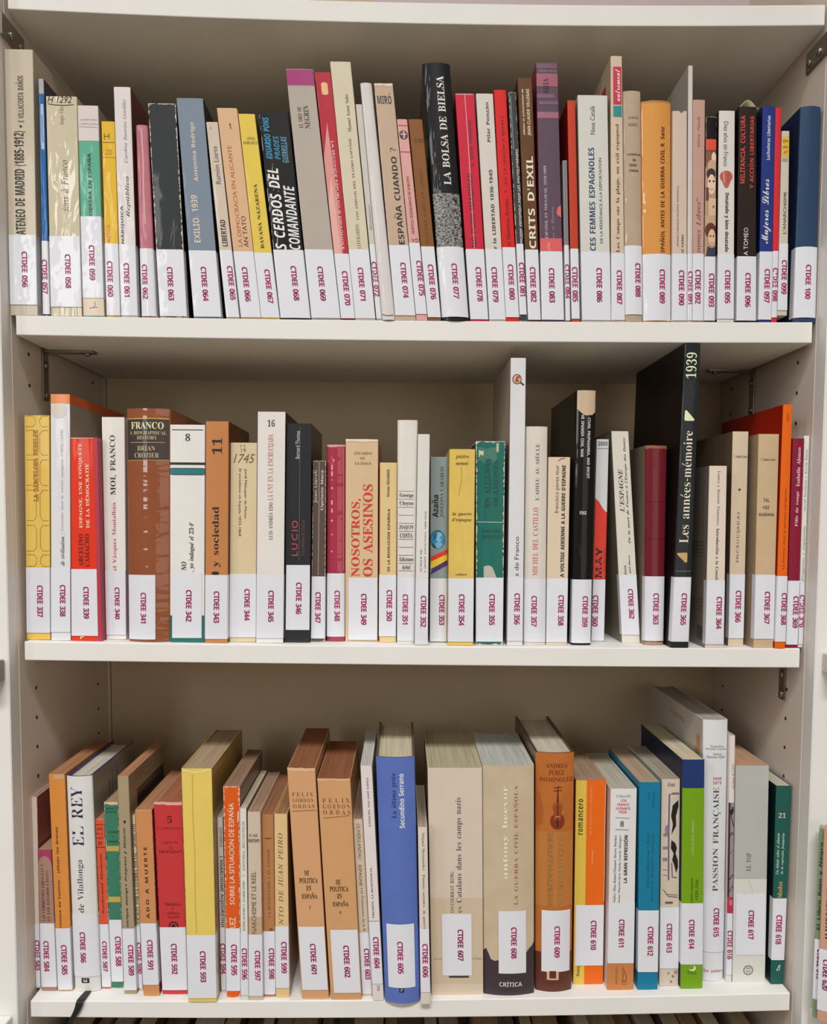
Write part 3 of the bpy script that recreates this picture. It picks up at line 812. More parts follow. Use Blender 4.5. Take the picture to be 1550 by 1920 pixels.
B(1, '084', (1054.4, 1063, 300.6, 1060, 1069, 601.5), '8b8688', 'short thin grey pamphlet beside a red book', [L([(.5, 305), (.5, 455)], .0008, '6d686a', 'crease')], (460, 700), (496, 560, 1066), film=.7)
B(1, '085', (1063.3, 1078.4, 188, 1071.7, 1087, 601.5), 'bf432d', 'plain brick-red thin book with dark red side', [], (466.6, 598), (501, 566.5, 1077.5), side='86100a', film=.3)
B(1, '086', (1082.6, 1138.8, 178.5, 1091, 1145.5, 601.5), 'd2d0c8', 'thick white paperback with navy flared title',
  [U('Neus Català', 'S', .4, .56, 199, 252, '4c4a46'), U('CES FEMMES ESPAGNOLES', 'SB', .32, .52, 277, 470, '1f4268'), U('DE LA RÉSISTANCE À LA DÉPORTATION', 'S', .64, .76, 296, 456, '2a4658')], (472.5, 700), (502.7, 567, 1123), side='b5afa2', film=.5, depth=.12)
B(1, '087', (1144.7, 1165.7, 105, 1145.5, 1171.5, 601.5), 'd2bca6', 'tallest beige paperback with red and teal tags at its head',
  [R(.2, .92, 125, 196, 'c02541'), U('autrement', 'C', .38, .8, 130, 190, 'f0e8e0'), R(.2, .92, 198.5, 219, '1b8688'), U('Les Camps sur la plage, un exil espagnol', 'R', .38, .72, 233, 473, '3c3430')], (475, 700), (507, 571, 1160.5), side='b9a88f', film=.5, depth=.15, sides=[(-1, .02, .075, .86, .93, 'b8243c')])
B(1, '088', (1168, 1202, 170, 1172, 1205.4, 602), 'b8a38c', 'taupe film-covered book with small centred black lettering',
  [H('pierre', 'M', .28, .8, 217, 224, '4a4038'), H('ansart', 'M', .28, .8, 230, 236, '4a4038'), H('naissance', 'SB', .2, .95, 287, 291, '332b26'), H('de', 'SB', .48, .66, 297, 302, '332b26'), H("l'anar-", 'SB', .3, .75, 306, 312, '332b26'), H('chisme', 'SB', .28, .8, 317, 322, '332b26')],
  (460.4, 589.7), (493.5, 557, 1195.5), film=1, crinkle=.9, mottle=.12, kind='r')
B(1, '089', (1202.7, 1259.5, 189, 1206.7, 1258.6, 602), 'd8964c', 'wide glossy amber paperback with maroon condensed title',
  [U('SPAÑOL ANTES DE LA GUERRA CIVIL R. Sanz', 'SB', .57, .76, 237, 473, '4c1b14'), torn(0, 1, 188, 192, 'b57a3c', 8)], (476, 700), (505, 569, 1241), film=1, crinkle=1.1, kind='r', side='c07c38')
B(1, '090', (1261, 1288, 208, 1259.5, 1288, 602), 'd0bcac', 'pinkish beige paperback with small title and notched head',
  [U('ANARCOSINDICALISMO ESPAÑOL', 'S', .28, .42, 348, 463, '463c36'), U('IZ CASAS', 'SB', .62, .76, 440, 474, '463c36'), P([(.45, 208), (.6, 212), (.75, 208)], '6a5a4a', 'crease')], (476, 700), (507, 573, 1277), film=.7, crinkle=.3)
B(1, '091', (1290.3, 1298.8, 123, 1288, 1297.8, 601.5), 'cfc8bf', 'very tall thin white pamphlet rising above its neighbours', [], (476, 700), (509, 571, 1293.5), side='a8a49f', film=.9, crinkle=.6, depth=.15)
B(1, '092', (1299.2, 1321.8, 187, 1298, 1318.4, 601), 'bf998b', 'dusty rose paperback with grey serif lettering',
  [U('Mary Nash', 'RI', .35, .62, 218, 277, '5c4440'), U('mmes Libres"', 'RI', .3, .66, 372, 473, '54403c')], (476, 700), (506, 570, 1307.5), film=.3)
B(1, '093', (1323.8, 1343.5, 219, 1319, 1340, 601.5), '120e0e', 'thin black book with red band and old portraits of women',
  [R(0, 1, 261, 281, 'd44a30'), R(0, 1, 281, 481, 'b58f72'), R(0, 1, 281, 290, '6e4432'), E_(.25, 300, .3, 18, '7a5238'), E_(.75, 296, .22, 11, 'e2c6ac'), L([(.62, 300), (.75, 303), (.88, 300)], .0005, '8a3a34'), E_(.55, 312, .4, 12, 'c49f84'), E_(.5, 326, .42, 10, '33241e'), E_(.55, 346, .36, 19, 'e0c7ae'),
   E_(.38, 340, .09, 2.2, '2c201c'), E_(.74, 340, .09, 2.2, '2c201c'), L([(.38, 354), (.55, 356), (.72, 354)], .0006, '9a5048'), R(.05, .3, 352, 376, '5a3a2c'), R(.3, 1, 372, 404, 'd0b497'), E_(.75, 388, .1, 2.5, '8a5a44'), R(0, 1, 404, 424, 'bf9c7e'), E_(.5, 432, .5, 14, '5a2c1e'), E_(.62, 446, .34, 16, 'd8b494'),
   E_(.5, 443, .07, 2, '2a1c18'), E_(.78, 443, .07, 2, '2a1c18'), L([(.5, 455), (.64, 457), (.78, 455)], .0005, '9a4a40'), P([(.1, 481), (.25, 462), (.6, 466), (.99, 462), (.99, 481)], '32334c')], (481.3, 700), (513, 576, 1333), film=1, crinkle=.7, worn=.25)
B(1, '095', (1348, 1377.7, 207.6, 1344, 1375.5, 601), 'd9d4ce', 'white paperback with a red hot-air balloon on its spine',
  [D('Diez años sin Franco', 'S', .3, .58, 228, 312, '54504c'), E_(.47, 331, .4, 11, 'b65a4c'), P([(.15, 336), (.8, 336), (.58, 352), (.4, 352)], 'b65a4c', 'emblem'), L([(.3, 322), (.36, 342)], .0008, 'e0b8ac'), L([(.62, 321), (.56, 343)], .0006, '8a382c'), D('Desatado y bien desatado', 'SB', .36, .66, 362, 472, '34302e')],
  (477, 598), (506.7, 569, 1363), side='3a2422', film=.7)
B(1, '096', (1385.5, 1418.6, 200, 1380, 1417, 602), '2b211e', 'black-brown paperback with red capitals and a curled page on top',
  [U('MILITANCIA, CULTURA', 'SB', .1, .4, 217, 344, 'c8453c'), U('Y ACCIÓN LIBERTARIAS', 'SB', .55, .84, 218, 353, 'c8453c'), U('A TOMEO', 'S', .33, .56, 427, 479, 'dcd6d0')], (481, 700), (512, 576, 1401), side='160f0e', film=.8)
B(1, '097', (1430, 1453.8, 198.5, 1421, 1445.7, 603), '26387e', 'blue paperback with white brush lettering',
  [U('Luchadoras Libertarias', 'SB', .36, .62, 217, 300, 'd6d8e4'), U('Mujeres Libres', 'C', .1, .85, 336, 457, 'e8ebf2')], (472, 599.5), (504.7, 568, 1437), side='16204f', film=.8, rim='cfc6b0')
B(1, '098', (1453.8, 1465.3, 202, 1445.7, 1455.9, 603), 'd1303a', 'thin plain red booklet between blue and cream books', [], (471, 595.5), (502.6, 565.5, 1451), film=.5)
B(1, '099', (1466, 1480, 245.5, 1457, 1475.5, 590), 'cbc3b2', 'short cream pocket book with yellow tag, wedged above the board',
  [R(.02, .98, 256, 294, 'ddb03c'), H('Que', 'RBI', .15, .85, 261, 268, '2c2416'), H('sais-', 'RBI', .1, .9, 272, 278, '2c2416'), H('je?', 'RBI', .2, .8, 282, 289, '2c2416'), R(.1, .8, 297, 303, '9a9688'), U("L'ANARCHISME", 'S', .35, .72, 360, 438, '4a453c')], (457, 582), (488, 552, 1469), lift=.0068, depth=.11, film=.6)
B(1, '100', (1503, 1542, 198.5, 1488.4, 1531, 603), '2e4562', 'tall dark blue rounded cloth hardback against the right panel', [], (462.7, 595.5), (496.5, 561, 1514), kind='rh', side='1b2a4c', film=.2, mottle=.12, depth=.15, lwrap=1)

# ---- middle shelf
B(2, '337', (45, 92, 778.7, 50, 94, 1200), 'e2be60', 'mustard yellow paperback patterned with rounded outlines, far left',
  [L([(0, a), (.36, a), (.46, a + 7), (.46, b - 7), (.36, b), (0, b)], .0004, '94772c') for a, b in ((780, 800), (807, 853), (862, 910), (919, 976), (985, 1033), (1040, 1062))] +
  [L([(1, a), (.72, a), (.62, a + 7), (.62, b - 7), (.72, b), (1, b)], .0004, '94772c') for a, b in ((780, 800), (807, 853), (862, 910), (919, 976), (985, 1033), (1040, 1062))] +
  [U('LA BARCELONA REBELDE', 'M', .36, .56, 806, 940, 'a65c28')], (1064, 1186.4), (1097.5, 1157, 75.5), film=.3)
B(2, '338', (94.5, 130.6, 739, 95.7, 132.3, 1201), 'dadadd', 'tall white paperback with orange head and round sticker',
  [R(-.02, 1.02, 739, 756.5, 'e88a52'), E_(.43, 770, .42, 14, 'cfc7bd', 'round_sticker'), U('de civilisation :', 'RBI', .5, .7, 1000, 1060, '4c484a'), U("l'amnistie dans la société espagnole (1800-1939)", 'RI', .52, .68, 806, 996, 'b08c8e')], (1064, 1185), (1096.5, 1156, 118), side='93887f', film=.7, sides=[(1, .0005, .158, .963, .9995, 'd8622e')], depth=.16)
B(2, '339', (132, 182.6, 820.6, 134, 191, 1202), 'dd3a22', 'bright red paperback with cream and dark slab capitals',
  [U('ESPAGNE, UNE CONQUÊTE', 'RB', .26, .43, 831, 990, 'f0d9c0'), U('DE LA DÉMOCRATIE', 'RB', .5, .66, 869, 990, 'f0d9c0'), U('ARCELINO', 'RB', .26, .42, 1001, 1062, '5a150f'), U('CAMACHO', 'RB', .48, .64, 1001, 1062, '5a150f'), R(.86, 1.0, 820, 1202, 'b3344c'), torn(.0, .84, 820.5, 823, 'e8b0a0', 5), H('r', 'RBI', .28, .42, 1193, 1198, 'f0d9c0')],
  (1067, 1192, .0, .88), (1100, 1160, 162), side='9c2a3c', film=.4)
B(2, '340', (188.5, 233, 782, 191.8, 236.6, 1199.5), 'e2ddd6', 'white paperback with large black didone title over red author',
  [U('MOI, FRANCO', 'RB', .34, .62, 816, 928, '241f1e'), U('el Vázquez Montalbán', 'R', .38, .62, 942, 1070, 'b23a52')], (1070, 1190), (1101, 1161, 217.5), film=.2)
B(2, '341', (233.8, 317.7, 765.5, 238.8, 316, 1204), '8f5031', 'broad brown film-covered hardback with black title panel',
  [R(.02, .97, 786, 862, '3a302a'), L([(.02, 785), (.97, 784)], .0007, 'd8b468'), L([(.02, 863), (.97, 862)], .0005, 'c4a468'), H('FRANCO', 'RB', .12, .86, 791, 804, 'ecdfae'), H('A BIOGRAPHICAL', 'R', .08, .92, 808, 814.5, 'cbbd96'), H('HISTORY', 'R', .26, .72, 817, 824, 'cbbd96'), L([(.1, 829.5), (.88, 829)], .0004, 'cbbd96'),
   H('BRIAN', 'R', .27, .68, 836, 845, 'cbbd96'), H('CROZIER', 'R', .2, .76, 849, 858, 'cbbd96')], (1078, 1199, .0, .68), (1111, 1168.5, 269), kind='rh', film=1, crinkle=1.0, across=True, mottle=.1, depth=.15)
B(2, '342', (318.2, 384.3, 796.3, 318.5, 382.3, 1204.5), 'e2dfda', 'wide white paperback with number 8, black rules and teal band',
  [L([(0, 806), (1, 806)], .0008, '2a2826'), H('8', 'RB', .44, .58, 813, 827, '2a2826'), R(0, 1, 867, 871.5, '2b2726'), R(0, 1, 878, 890, '1f7479'), L([(0, 878), (1, 878)], .0006, '1c2626'), L([(0, 890), (1, 890)], .0006, '1c2626'), U('NO', 'RBI', .33, .48, 1053, 1070, '2a2826'), U(', yo indagué el 23-F', 'RBI', .55, .72, 979, 1072, '2a2826'), R(0, 1, 1154, 1204.5, '1c6a64')],
  (1073.7, 1196, .07, .93), (1106, 1165.5, 354), film=.3, depth=.11)
B(2, '343', (385.6, 428.4, 790, 384, 426, 1205.7), 'c0804f', 'orange-brown paperback with heavy black number 11',
  [U('11', 'RB', .28, .72, 821, 852, '26201c', 1.0), U('y sociedad', 'RB', .3, .68, 950, 1063, '26201c'), E_(.45, 1075, .17, 3.5, '26201c')], (1078, 1198), (1108.4, 1168, 406), side='6a3a1c', film=.2, depth=.11)
B(2, '344', (430, 482, 830, 427.6, 479.6, 1204), 'd9c6a2', 'cream paperback pencilled 1745 at its head',
  [L([(.38, 832), (.38, 840)], .0004, '6a5c48', 'ink_mark'), L([(.38, 836), (.54, 836)], .0004, '6a5c48', 'ink_mark'), L([(.54, 832), (.54, 840)], .0004, '6a5c48', 'ink_mark'), H('19', 'S', .4, .58, 841, 848, '6a5c48'), H('1745', 'SI', .12, .92, 851, 868, '75674f'), D('Jordi Maluquer de Motes', 'S', .51, .63, 879, 972, '5a4c3a'), D('El socialismo en España 1833-1868', 'S', .3, .42, 879, 1005, '5a4c3a')],
  (1075.7, 1194.8), (1104, 1163.5, 462.5), film=.9, crinkle=.5)
B(2, '345', (483, 535, 772, 480, 530.8, 1205.7), 'dfdbd4', 'white paperback numbered 16 with faded red title',
  [H('16', 'RB', .36, .62, 787, 800, '2e2a28'), U('LA CNT EN LA ENCRUCIJADA', 'R', .38, .6, 814, 938, 'c26a66'), U('LUIS ANDRÉS EDO', 'R', .38, .58, 942, 1012, '5c5650')], (1077, 1196.5), (1107, 1166, 508), side='1c1614', film=.2, depth=.11)
B(2, '346', (536.7, 583.7, 794, 532.5, 580.3, 1205), '2d2f32', 'black book with spaced red capitals and white author',
  [U('Bernard Thomas', 'S', .38, .54, 808, 860, 'c4c2c0'), U('LUCIO', 'S', .26, .5, 976, 1042, 'c8485a', 1.25), U('Irréductible', 'M', .62, .76, 975, 1042, '84454f'), L([(.55, 800), (.56, 1050)], .0005, '5c6266', 'crease')], (1059.4, 1181, .06, .99), (1092, 1151.5, 560), side='171212', film=.8, crinkle=.3, depth=.11)
B(2, '347', (586.7, 611, 864, 582.3, 609, 1204), '5e5048', 'short narrow brown-grey paperback with two cream names',
  [U('Joan Llarch', 'S', .1, .4, 882, 943, 'cfc5bc'), U('Cipriano Mera', 'SB', .6, .88, 882, 957, 'cfc5bc'), L([(.48, 866), (.5, 960), (.48, 1078)], .0005, 'b8a898')], (1080.7, 1197), (1110, 1168, 596), worn=.5, film=.7, mottle=.15)
B(2, '348', (611.7, 647.4, 833.8, 611.7, 645.8, 1203), 'a8324a', 'crimson hardback in crinkled glossy film', [torn(0, 1, 833, 839, 'd89a98', 11), torn(.1, .9, 905, 914, '9a2238', 12), L([(.9, 840), (.92, 1070)], .0005, 'cf8a8c', 'crease')], (1075, 1193.7), (1107, 1164.8, 632), film=1, crinkle=1.0, across=True, kind='r')
B(2, '349', (647.4, 708.7, 823.4, 647, 707.8, 1203), 'd6ba94', 'wide tan book with huge red serif capitals',
  [H('EDUARDO', 'R', .27, .81, 847.5, 852.5, '3c2e26'), H('DE', 'R', .45, .6, 857, 861.5, '3c2e26'), H('GUZMAN', 'R', .29, .79, 866.5, 871.5, '3c2e26'), U('NOSOTROS,', 'RB', .18, .48, 935, 1081, 'cc3c22'), U('OS ASESINOS', 'RB', .54, .84, 908, 1081, 'cc3c22'), torn(0, 1, 823, 829, 'e6d6ba', 21)], (1083, 1199.5, .1, .98), (1113, 1171.5, 681.8), side='a82414', film=.8, rim='e0c8a4', depth=.12)
B(2, '350', (711.2, 744.4, 867.3, 709.9, 742.2, 1204.6), 'dcc18c', 'short buff paperback with small black condensed lettering and red edge',
  [U('Vernon RICHARDS', 'SB', .42, .58, 880, 932, '3c362c'), U('DE LA REVOLUCIÓN ESPAÑOLA', 'SB', .42, .62, 954, 1071, '26221c'), R(0, .04, 867, 1204, 'b8442a')], (1077.6, 1193), (1106, 1164.6, 729.7), film=.5, crinkle=.3)
B(2, '351', (745, 783.4, 787.5, 744, 777.5, 1208), 'dcd8d0', 'white rounded book with ruled lines and typewriter names',
  [L([(.08, y), (.86, y)], .0004, '5a544e') for y in (921, 936, 951, 966, 981, 996, 1011, 1026, 1041, 1056, 1070)] + [H('George', 'RB', .12, .84, 924.5, 933.5, '3a3430'), H('Cheyne', 'RB', .12, .84, 939.5, 948.5, '3a3430'), H('JOAQUIN', 'RB', .1, .86, 984.5, 993, '3a3430'), H('COSTA', 'RB', .14, .82, 999.5, 1008, '3a3430'), H('Ediciones', 'RB', .12, .88, 1044.5, 1052, '3a3430'), H('Ariel', 'RB', .25, .72, 1059, 1067, '3a3430')],
  (1082.4, 1202), (1114, 1170.6, 760), kind='r', film=.4)
B(2, '352', (783.4, 805.6, 814, 777, 801.9, 1210.8), 'dbd9d3', 'slim white paperback with two lines of small serif capitals',
  [U('AUTOUR DE', 'R', .32, .48, 1030, 1073, '4c4844'), U("L'ARMÉE ESPAGNOLE, 1808-1939", 'R', .62, .8, 959, 1073, '4c4844')], (1085.4, 1209), (1116.8, 1175.5, 793.5), film=.3)
B(2, '353', (807.2, 840.5, 856.8, 805.6, 838.5, 1205), '8c999b', 'blue-grey paperback with round blue portrait and tricolour stripe',
  [U('Azaña', 'SK', .08, .46, 928, 970, '1a1a1c'), U('JOSEFINA CARABIAS', 'R', .55, .78, 875, 970, '2e3234'), E_(.42, 1011.5, .44, 17.5, '1c3a50'), E_(.42, 1011.5, .41, 16, '3486b4'), E_(.5, 1007, .2, 9, '7fbddb'), P([(.25, 1020), (.5, 1014), (.75, 1021), (.55, 1028), (.35, 1028)], '6fb0d2', 'emblem'), P([(.15, 1003), (.4, 997), (.36, 1009), (.2, 1014)], '1d6590', 'emblem'), P([(.52, 1008), (.7, 1003), (.66, 1013)], '3a90ba', 'emblem'), P([(.08, 1016), (.35, 1027), (.2, 1026)], '0e1e2c'),
   P([(.03, 1044), (.99, 1030), (.99, 1039), (.03, 1053)], 'd43a26'), P([(.03, 1053), (.99, 1039), (.99, 1050), (.1, 1066), (.0, 1066)], 'ecc63c'), P([(.1, 1066), (.99, 1050), (.99, 1059), (.02, 1077)], '4a2c74')], (1084.4, 1203.5), (1115, 1172, 828.7), film=.9, crinkle=.2, worn=.2)
B(2, '354', (842.5, 890.8, 842, 839.6, 887, 1210.8), 'dfbe60', 'worn yellow paperback with small italic lettering',
  [H('pietro', 'RBI', .24, .76, 852, 861, '4a3c1c'), H('nenni', 'RBI', .24, .74, 865, 872, '4a3c1c'), H('la guerre', 'RBI', .13, .88, 960, 968, '4a3c1c'), H("d'espagne", 'RBI', .12, .88, 971, 979, '4a3c1c'), H('cahiers', 'RBI', .28, .72, 1074.5, 1079, '4a3c1c'), L([(.45, 875), (.5, 890), (.42, 915), (.38, 929)], .0005, 'a8863c', 'crease')],
  (1084.4, 1203), (1114, 1172.7, 865), film=.6, worn=.25, mottle=.12, wear='c8a040')
B(2, '355', (892, 947, 827.5, 892, 942.5, 1210), '1f6a5f', 'worn dark green book with torn white patches and faded title',
  [torn(.08, .72, 838, 872, '3f7565', 31), torn(.1, .26, 844, 858, 'c9c8a8', 32), torn(.7, .78, 828, 850, 'b6b89c', 34), U('EN ALGUNAS', 'RB', .3, .5, 860, 951, '104840'), U('OCASIONES', 'RB', .6, .78, 862, 949, '104840'), L([(0, 978.5), (1, 979.5)], .0006, 'c4d0bc'), H('DIONISIO', 'R', .22, .88, 992, 999, '0f443c'), H('RIDRUEJO', 'R', .22, .88, 1003, 1010, '0f443c'),
   P([(.28, 1083), (.28, 1062), (.45, 1060), (.58, 1063), (.66, 1072), (.74, 1083)], 'b9b4a8', 'worn_patch')], (1083, 1203), (1113.5, 1172, 921.8), worn=.9, film=.4, side='12100e', rim='9fa08a')
B(2, '356', (957.5, 986, 671, 950.4, 979.7, 1210.8), 'd9d8da', 'very tall white book with a small magnifying-glass emblem',
  [E_(.42, 711, .31, 9.5, '3a3030'), E_(.42, 711, .26, 8, 'cfa48a'), P([(.3, 716), (.4, 705), (.48, 712), (.56, 716)], '8a3a2c', 'emblem'), E_(.52, 707, .1, 3, 'b0503c'), L([(.64, 717), (.88, 722)], .0016, '2a2424'), U('s de Franco', 'S', .4, .68, 1006, 1080, '4c4a4a')], (1082, 1201.5), (1112, 1171, 968.8), side='a89f96', film=.5, depth=.16)
B(2, '357', (985.6, 1027.5, 799.5, 981.7, 1023, 1210), 'd8d1c6', 'off-white paperback with red author below dark serif title',
  [U("L'ADIEU AU SIÈCLE", 'R', .4, .62, 832, 938, '4a4440'), U('MICHEL DEL CASTILLO', 'R', .36, .6, 952, 1079, 'c0625a')], (1085.4, 1204), (1117, 1174.7, 1000.7), kind='r', film=.4)
B(2, '358', (1028.4, 1069, 857, 1023.7, 1062.4, 1210), 'dbc8b0', 'shorter beige paperback with bold black capitals',
  [U('francisco perez mur', 'S', .3, .54, 872, 962, '4c4238'), U("A VOLTIGE AERIENNE A LA GUERRE D'ESPAGNE", 'SK', .62, .8, 872, 1082, '1e1a18'), L([(.45, 864), (.6, 860), (.75, 859)], .0008, '8a3a24', 'ink_mark')], (1084.4, 1204), (1115.6, 1173, 1051), film=.1)
B(2, '359', (1080, 1118, 732.5, 1071, 1108, 1210), '101010', 'tall black book with torn beige patch at its head',
  [P([(.08, 731.8), (1.0, 731.8), (1.0, 772), (.9, 775), (.82, 778), (.7, 778), (.55, 779), (.38, 777), (.2, 771), (.08, 766)], 'c6ae92', 'worn_patch'), D('CTURE, PROPAGANDA, AND DECEIT', 'SB', .58, .74, 783, 897, 'd6d4d0'), D('HE SPANISH CIVIL WAR', 'SB', .28, .42, 778, 857, 'd6d4d0'), H('PIKE', 'SB', .3, .62, 958.5, 965, 'cfccc8')],
  (1086.6, 1205.7), (1117.5, 1175.5, 1096.3), kind='r', film=.8, side='0b0b0b', depth=.14, rim='c6b69c')
B(2, '360', (1118.5, 1141.6, 823.5, 1108, 1132, 1203.6), 'd5d7d6', 'white and red paperback lettered 2003 at its head',
  [H('2003', 'SB', .12, .88, 828, 835.5, '2c2a2a'), L([(0, 841), (1, 841)], .0004, '3a3838'), P([(0, 934), (.3, 940), (.55, 950), (.8, 958), (1, 961), (1, 1087), (0, 1087)], 'dc301f'), U('MAY', 'SK', .16, .68, 1026, 1084, '1c1212'), U('Le réfractaire', 'S', .78, .94, 1028, 1070, '5a1610')], (1086.6, 1203.6), (1116, 1174.5, 1111), film=.3, depth=.12)
B(2, '362', (1146, 1178, 808.5, 1166, 1202, 1197.4), 'dad4c8', 'white paperback leaning left in the gap, with bold italic title',
  [U("L'ESPAGNE", 'RBI', .26, .52, 880, 960, '1f1b1a'), U("De la mort de Franco à l'Europe des Douze", 'RBI', .62, .8, 820, 1019, '2a2624'), U('lorin', 'RBI', .3, .44, 1060, 1077, '2a2624'), U('guel Marzo', 'RBI', .58, .7, 1041, 1075, '2a2624')], (1077.4, 1190), (1104, 1160, 1183.6), side='7a6f60', film=.3, depth=.12, yf=.034)
B(2, '363', (1210.6, 1252, 835, 1208.8, 1244.8, 1210), '6e1b26', 'dark red rounded leather hardback with flaking head and foot',
  [torn(0, 1, 834.5, 844, '8a5a40', 41), L([(0, 941), (1, 941)], .0005, '4a0e16'), L([(0, 1010), (1, 1010)], .0005, '4a0e16'), torn(0, 1, 1203, 1211, 'a88468', 42)], (1080.7, 1201.9), (1112, 1171, 1229), kind='rh', film=.9, crinkle=.2, mottle=.12, side='8a7c6c')
B(2, '365', (1283.8, 1314, 640, 1257.4, 1291, 1216.6), '23272a', 'tallest black hardback touching the shelf above, with cream lettering',
  [U('1939', 'R', .14, .78, 661, 709, 'efe5c4'), P([(.2, 770), (.28, 769), (.78, 786), (.76, 789), (.22, 789), (.18, 785)], 'efe6bc', 'emblem'), U('Les années-mémoire', 'R', .16, .72, 808, 1018, 'e8dcc0'), P([(.12, 1037), (.66, 1036), (.7, 1039), (.7, 1054), (.6, 1055), (.12, 1040)], 'c4a060', 'emblem'), L([(.05, 1071), (.95, 1071)], .0006, '6e7478')],
  (1082, 1203), (1112, 1172, 1281), kind='h', side='1c1312', yf=.001, maxz=S1B(.28) - .0005, film=.5, depth=.17)
B(2, '364', (1330, 1362.8, 873.4, 1321.7, 1356.4, 1215.3), 'dccfbe', 'white pocket book with grey-brown side printed with barcode',
  [D('Laura y Ramón Tamames', 'R', .44, .64, 883, 985, '5c5450'), D('Introducción a la Consti', 'RB', .46, .64, 991, 1087, '38322e')], (1088, 1208), (1118.5, 1179, 1347), side='83766a', film=.2, sides=[(-1, .008 + k * .0018, .0088 + k * .0018 + (k % 3) * .0003, .035, .115, '4a4036') for k in range(9)] + [(-1, .01, .05, v, v + .004, '6a5e52') for v in (.2, .22, .24, .26, .5, .52, .54, .56, .58)], depth=.11)
B(2, '366', (1373.7, 1403.4, 809, 1364.8, 1393.3, 1211.6), 'd3c0a6', 'beige paperback with spaced capitals and a small black star',
  [H('V. Botella Pastor', 'RB', .1, .95, 853.5, 858.5, '4a3c30'), P([(.5 + (.13 if k % 2 == 0 else .05) * math.sin(k * math.pi / 5), 918 - (3.6 if k % 2 == 0 else 1.5) * math.cos(k * math.pi / 5)) for k in range(10)], '2c2622', 'emblem'), U('ENCRUCIJADAS', 'S', .38, .6, 960, 1054, '5a4a3c', 1.25)], (1076.5, 1196.6), (1107, 1167, 1383), side='6f5c4c', film=.2)
B(2, '367', (1422.3, 1461, 813.8, 1412.6, 1451, 1215), 'c9af8b', 'thick tan paperback with small stacked capitals',
  [H('V. Botella Pastor', 'RB', .12, .85, 859.5, 864, '4a3c30'), H('TAL', 'SB', .3, .6, 934.5, 941, '4a3c30'), H('VEZ', 'SB', .28, .6, 948.5, 954.5, '4a3c30'), H('MAÑANA', 'SB', .1, .85, 960, 967.5, '4a3c30')], (1077.4, 1198), (1109, 1169.7, 1437.8), side='a89174', film=.1, mottle=.1)
B(2, '368', (1468.3, 1485.6, 758.5, 1452.5, 1472, 1216), 'e56618', 'tall orange paperback with deep red-orange side',
  [U('CRPT', 'S', .4, .66, 774, 791, '7a2c10'), U('La femme dans la pensée espagnole', 'S', .42, .7, 916, 1067, '8a2c10')], (1080, 1203), (1111.6, 1171.7, 1468.8), side='a02008', film=.1, depth=.16)
B(2, '369', (1485.6, 1508, 822, 1472.7, 1494.8, 1215), '861a35', 'slim burgundy paperback with pink serif lettering',
  [U('Isabelle Alonso', 'RB', .42, .72, 839, 912, 'e2c4cc'), U('Fille de rouge', 'RB', .42, .72, 921, 987, 'e2c4cc')], (1088.8, 1208.5), (1117.5, 1177.5, 1490.5), film=.2)
B(2, '370', (1507.5, 1518, 817, 1495.7, 1504.5, 1214), 'dde0d8', 'thin white booklet against the right panel, green-grey lettering',
  [U('David Beetham y Kevin Boyle', 'R', .3, .8, 843, 958, '7a8a80'), U('Preguntas y respuestas', 'RI', .3, .85, 986, 1090, '4c6a60')], (1093, 1208), (1115, 1176, 1501), film=.2)

# ---- lower shelf
def ribbon(root, bk):
    me_v = []; me_f = []
    pts = [(.014, .004, .0006), (.0135, -.004, .0010), (.013, -.0120, .0012), (.0128, -.0165, .0014), (.0124, -.0190, .0004), (.0115, -.0196, -.004), (.0085, -.0192, -.011), (.004, -.0190, -.018), (.0005, -.0185, -.026), (-.0005, -.0182, -.034)]
    for i, (x, y, z) in enumerate(pts):
        hw = .0035 + .0010 * math.sin(i * .5)
        me_v += [Vector((x - hw - .012, y, z)), Vector((x + hw - .012, y - .0006, z + (.0006 if i > 3 else 0)))]
        if i: me_f.append((2 * i - 2, 2 * i - 1, 2 * i + 1, 2 * i))
    o = pymesh('bookmark_ribbon', me_v, me_f, ink('17181c'), root)
    md = o.modifiers.new('t', 'SOLIDIFY'); md.thickness = .0003
    md2 = o.modifiers.new('s', 'SUBSURF'); md2.levels = md2.render_levels = 2
    o['label'] = 'black ribbon bookmark hanging over the shelf edge'
OLD, CRM = 'b08a6c', 'd3cbb8'
B(3, '583', (58.4, 68.5, 1494, 67.6, 76, 1853), 'd9c8ba', 'thin cream paperback pressed against the left panel', [], (1731.6, 1850), (1761.8, 1818.7, 71.5), side='8a5450', pages=OLD, worn=.4, depth=.12)
B(3, '584', (70.5, 95.6, 1593, 77.7, 107, 1858), 'a48070', 'short mauve-brown paperback with a magenta arched head',
  [R(-.02, 1.02, 1593, 1650, 'a03c5c'), E_(.5, 1625, .5, 20, 'a48070', 'colour_band'), R(-.01, 1.01, 1625, 1652, 'a48070'), U('LAS CORRIENTES LIBERALES Y', 'R', .2, .42, 1620, 1727, '4a2c2c'), U('EN LOS ESTADOS UNIDOS', 'R', .54, .74, 1632, 1727, '4a2c2c')], (1730.7, 1850), (1763.5, 1821, 87.5), pages=OLD, side='8a6456')
B(3, '585', (90.8, 120.5, 1451.4, 108.7, 135.6, 1858), 'd68c42', 'orange ochre paperback with chipped head and black title',
  [U('ronesa de Suttner - ¡Abajo las Armas!', 'SB', .28, .5, 1550, 1739, '3a2a1c'), torn(.3, 1, 1451, 1466, 'c8a078', 51)], (1740, 1857), (1771, 1827, 121), pages='b0805a', rim='c08a54', worn=.35, wear='caa06c', depth=.13)
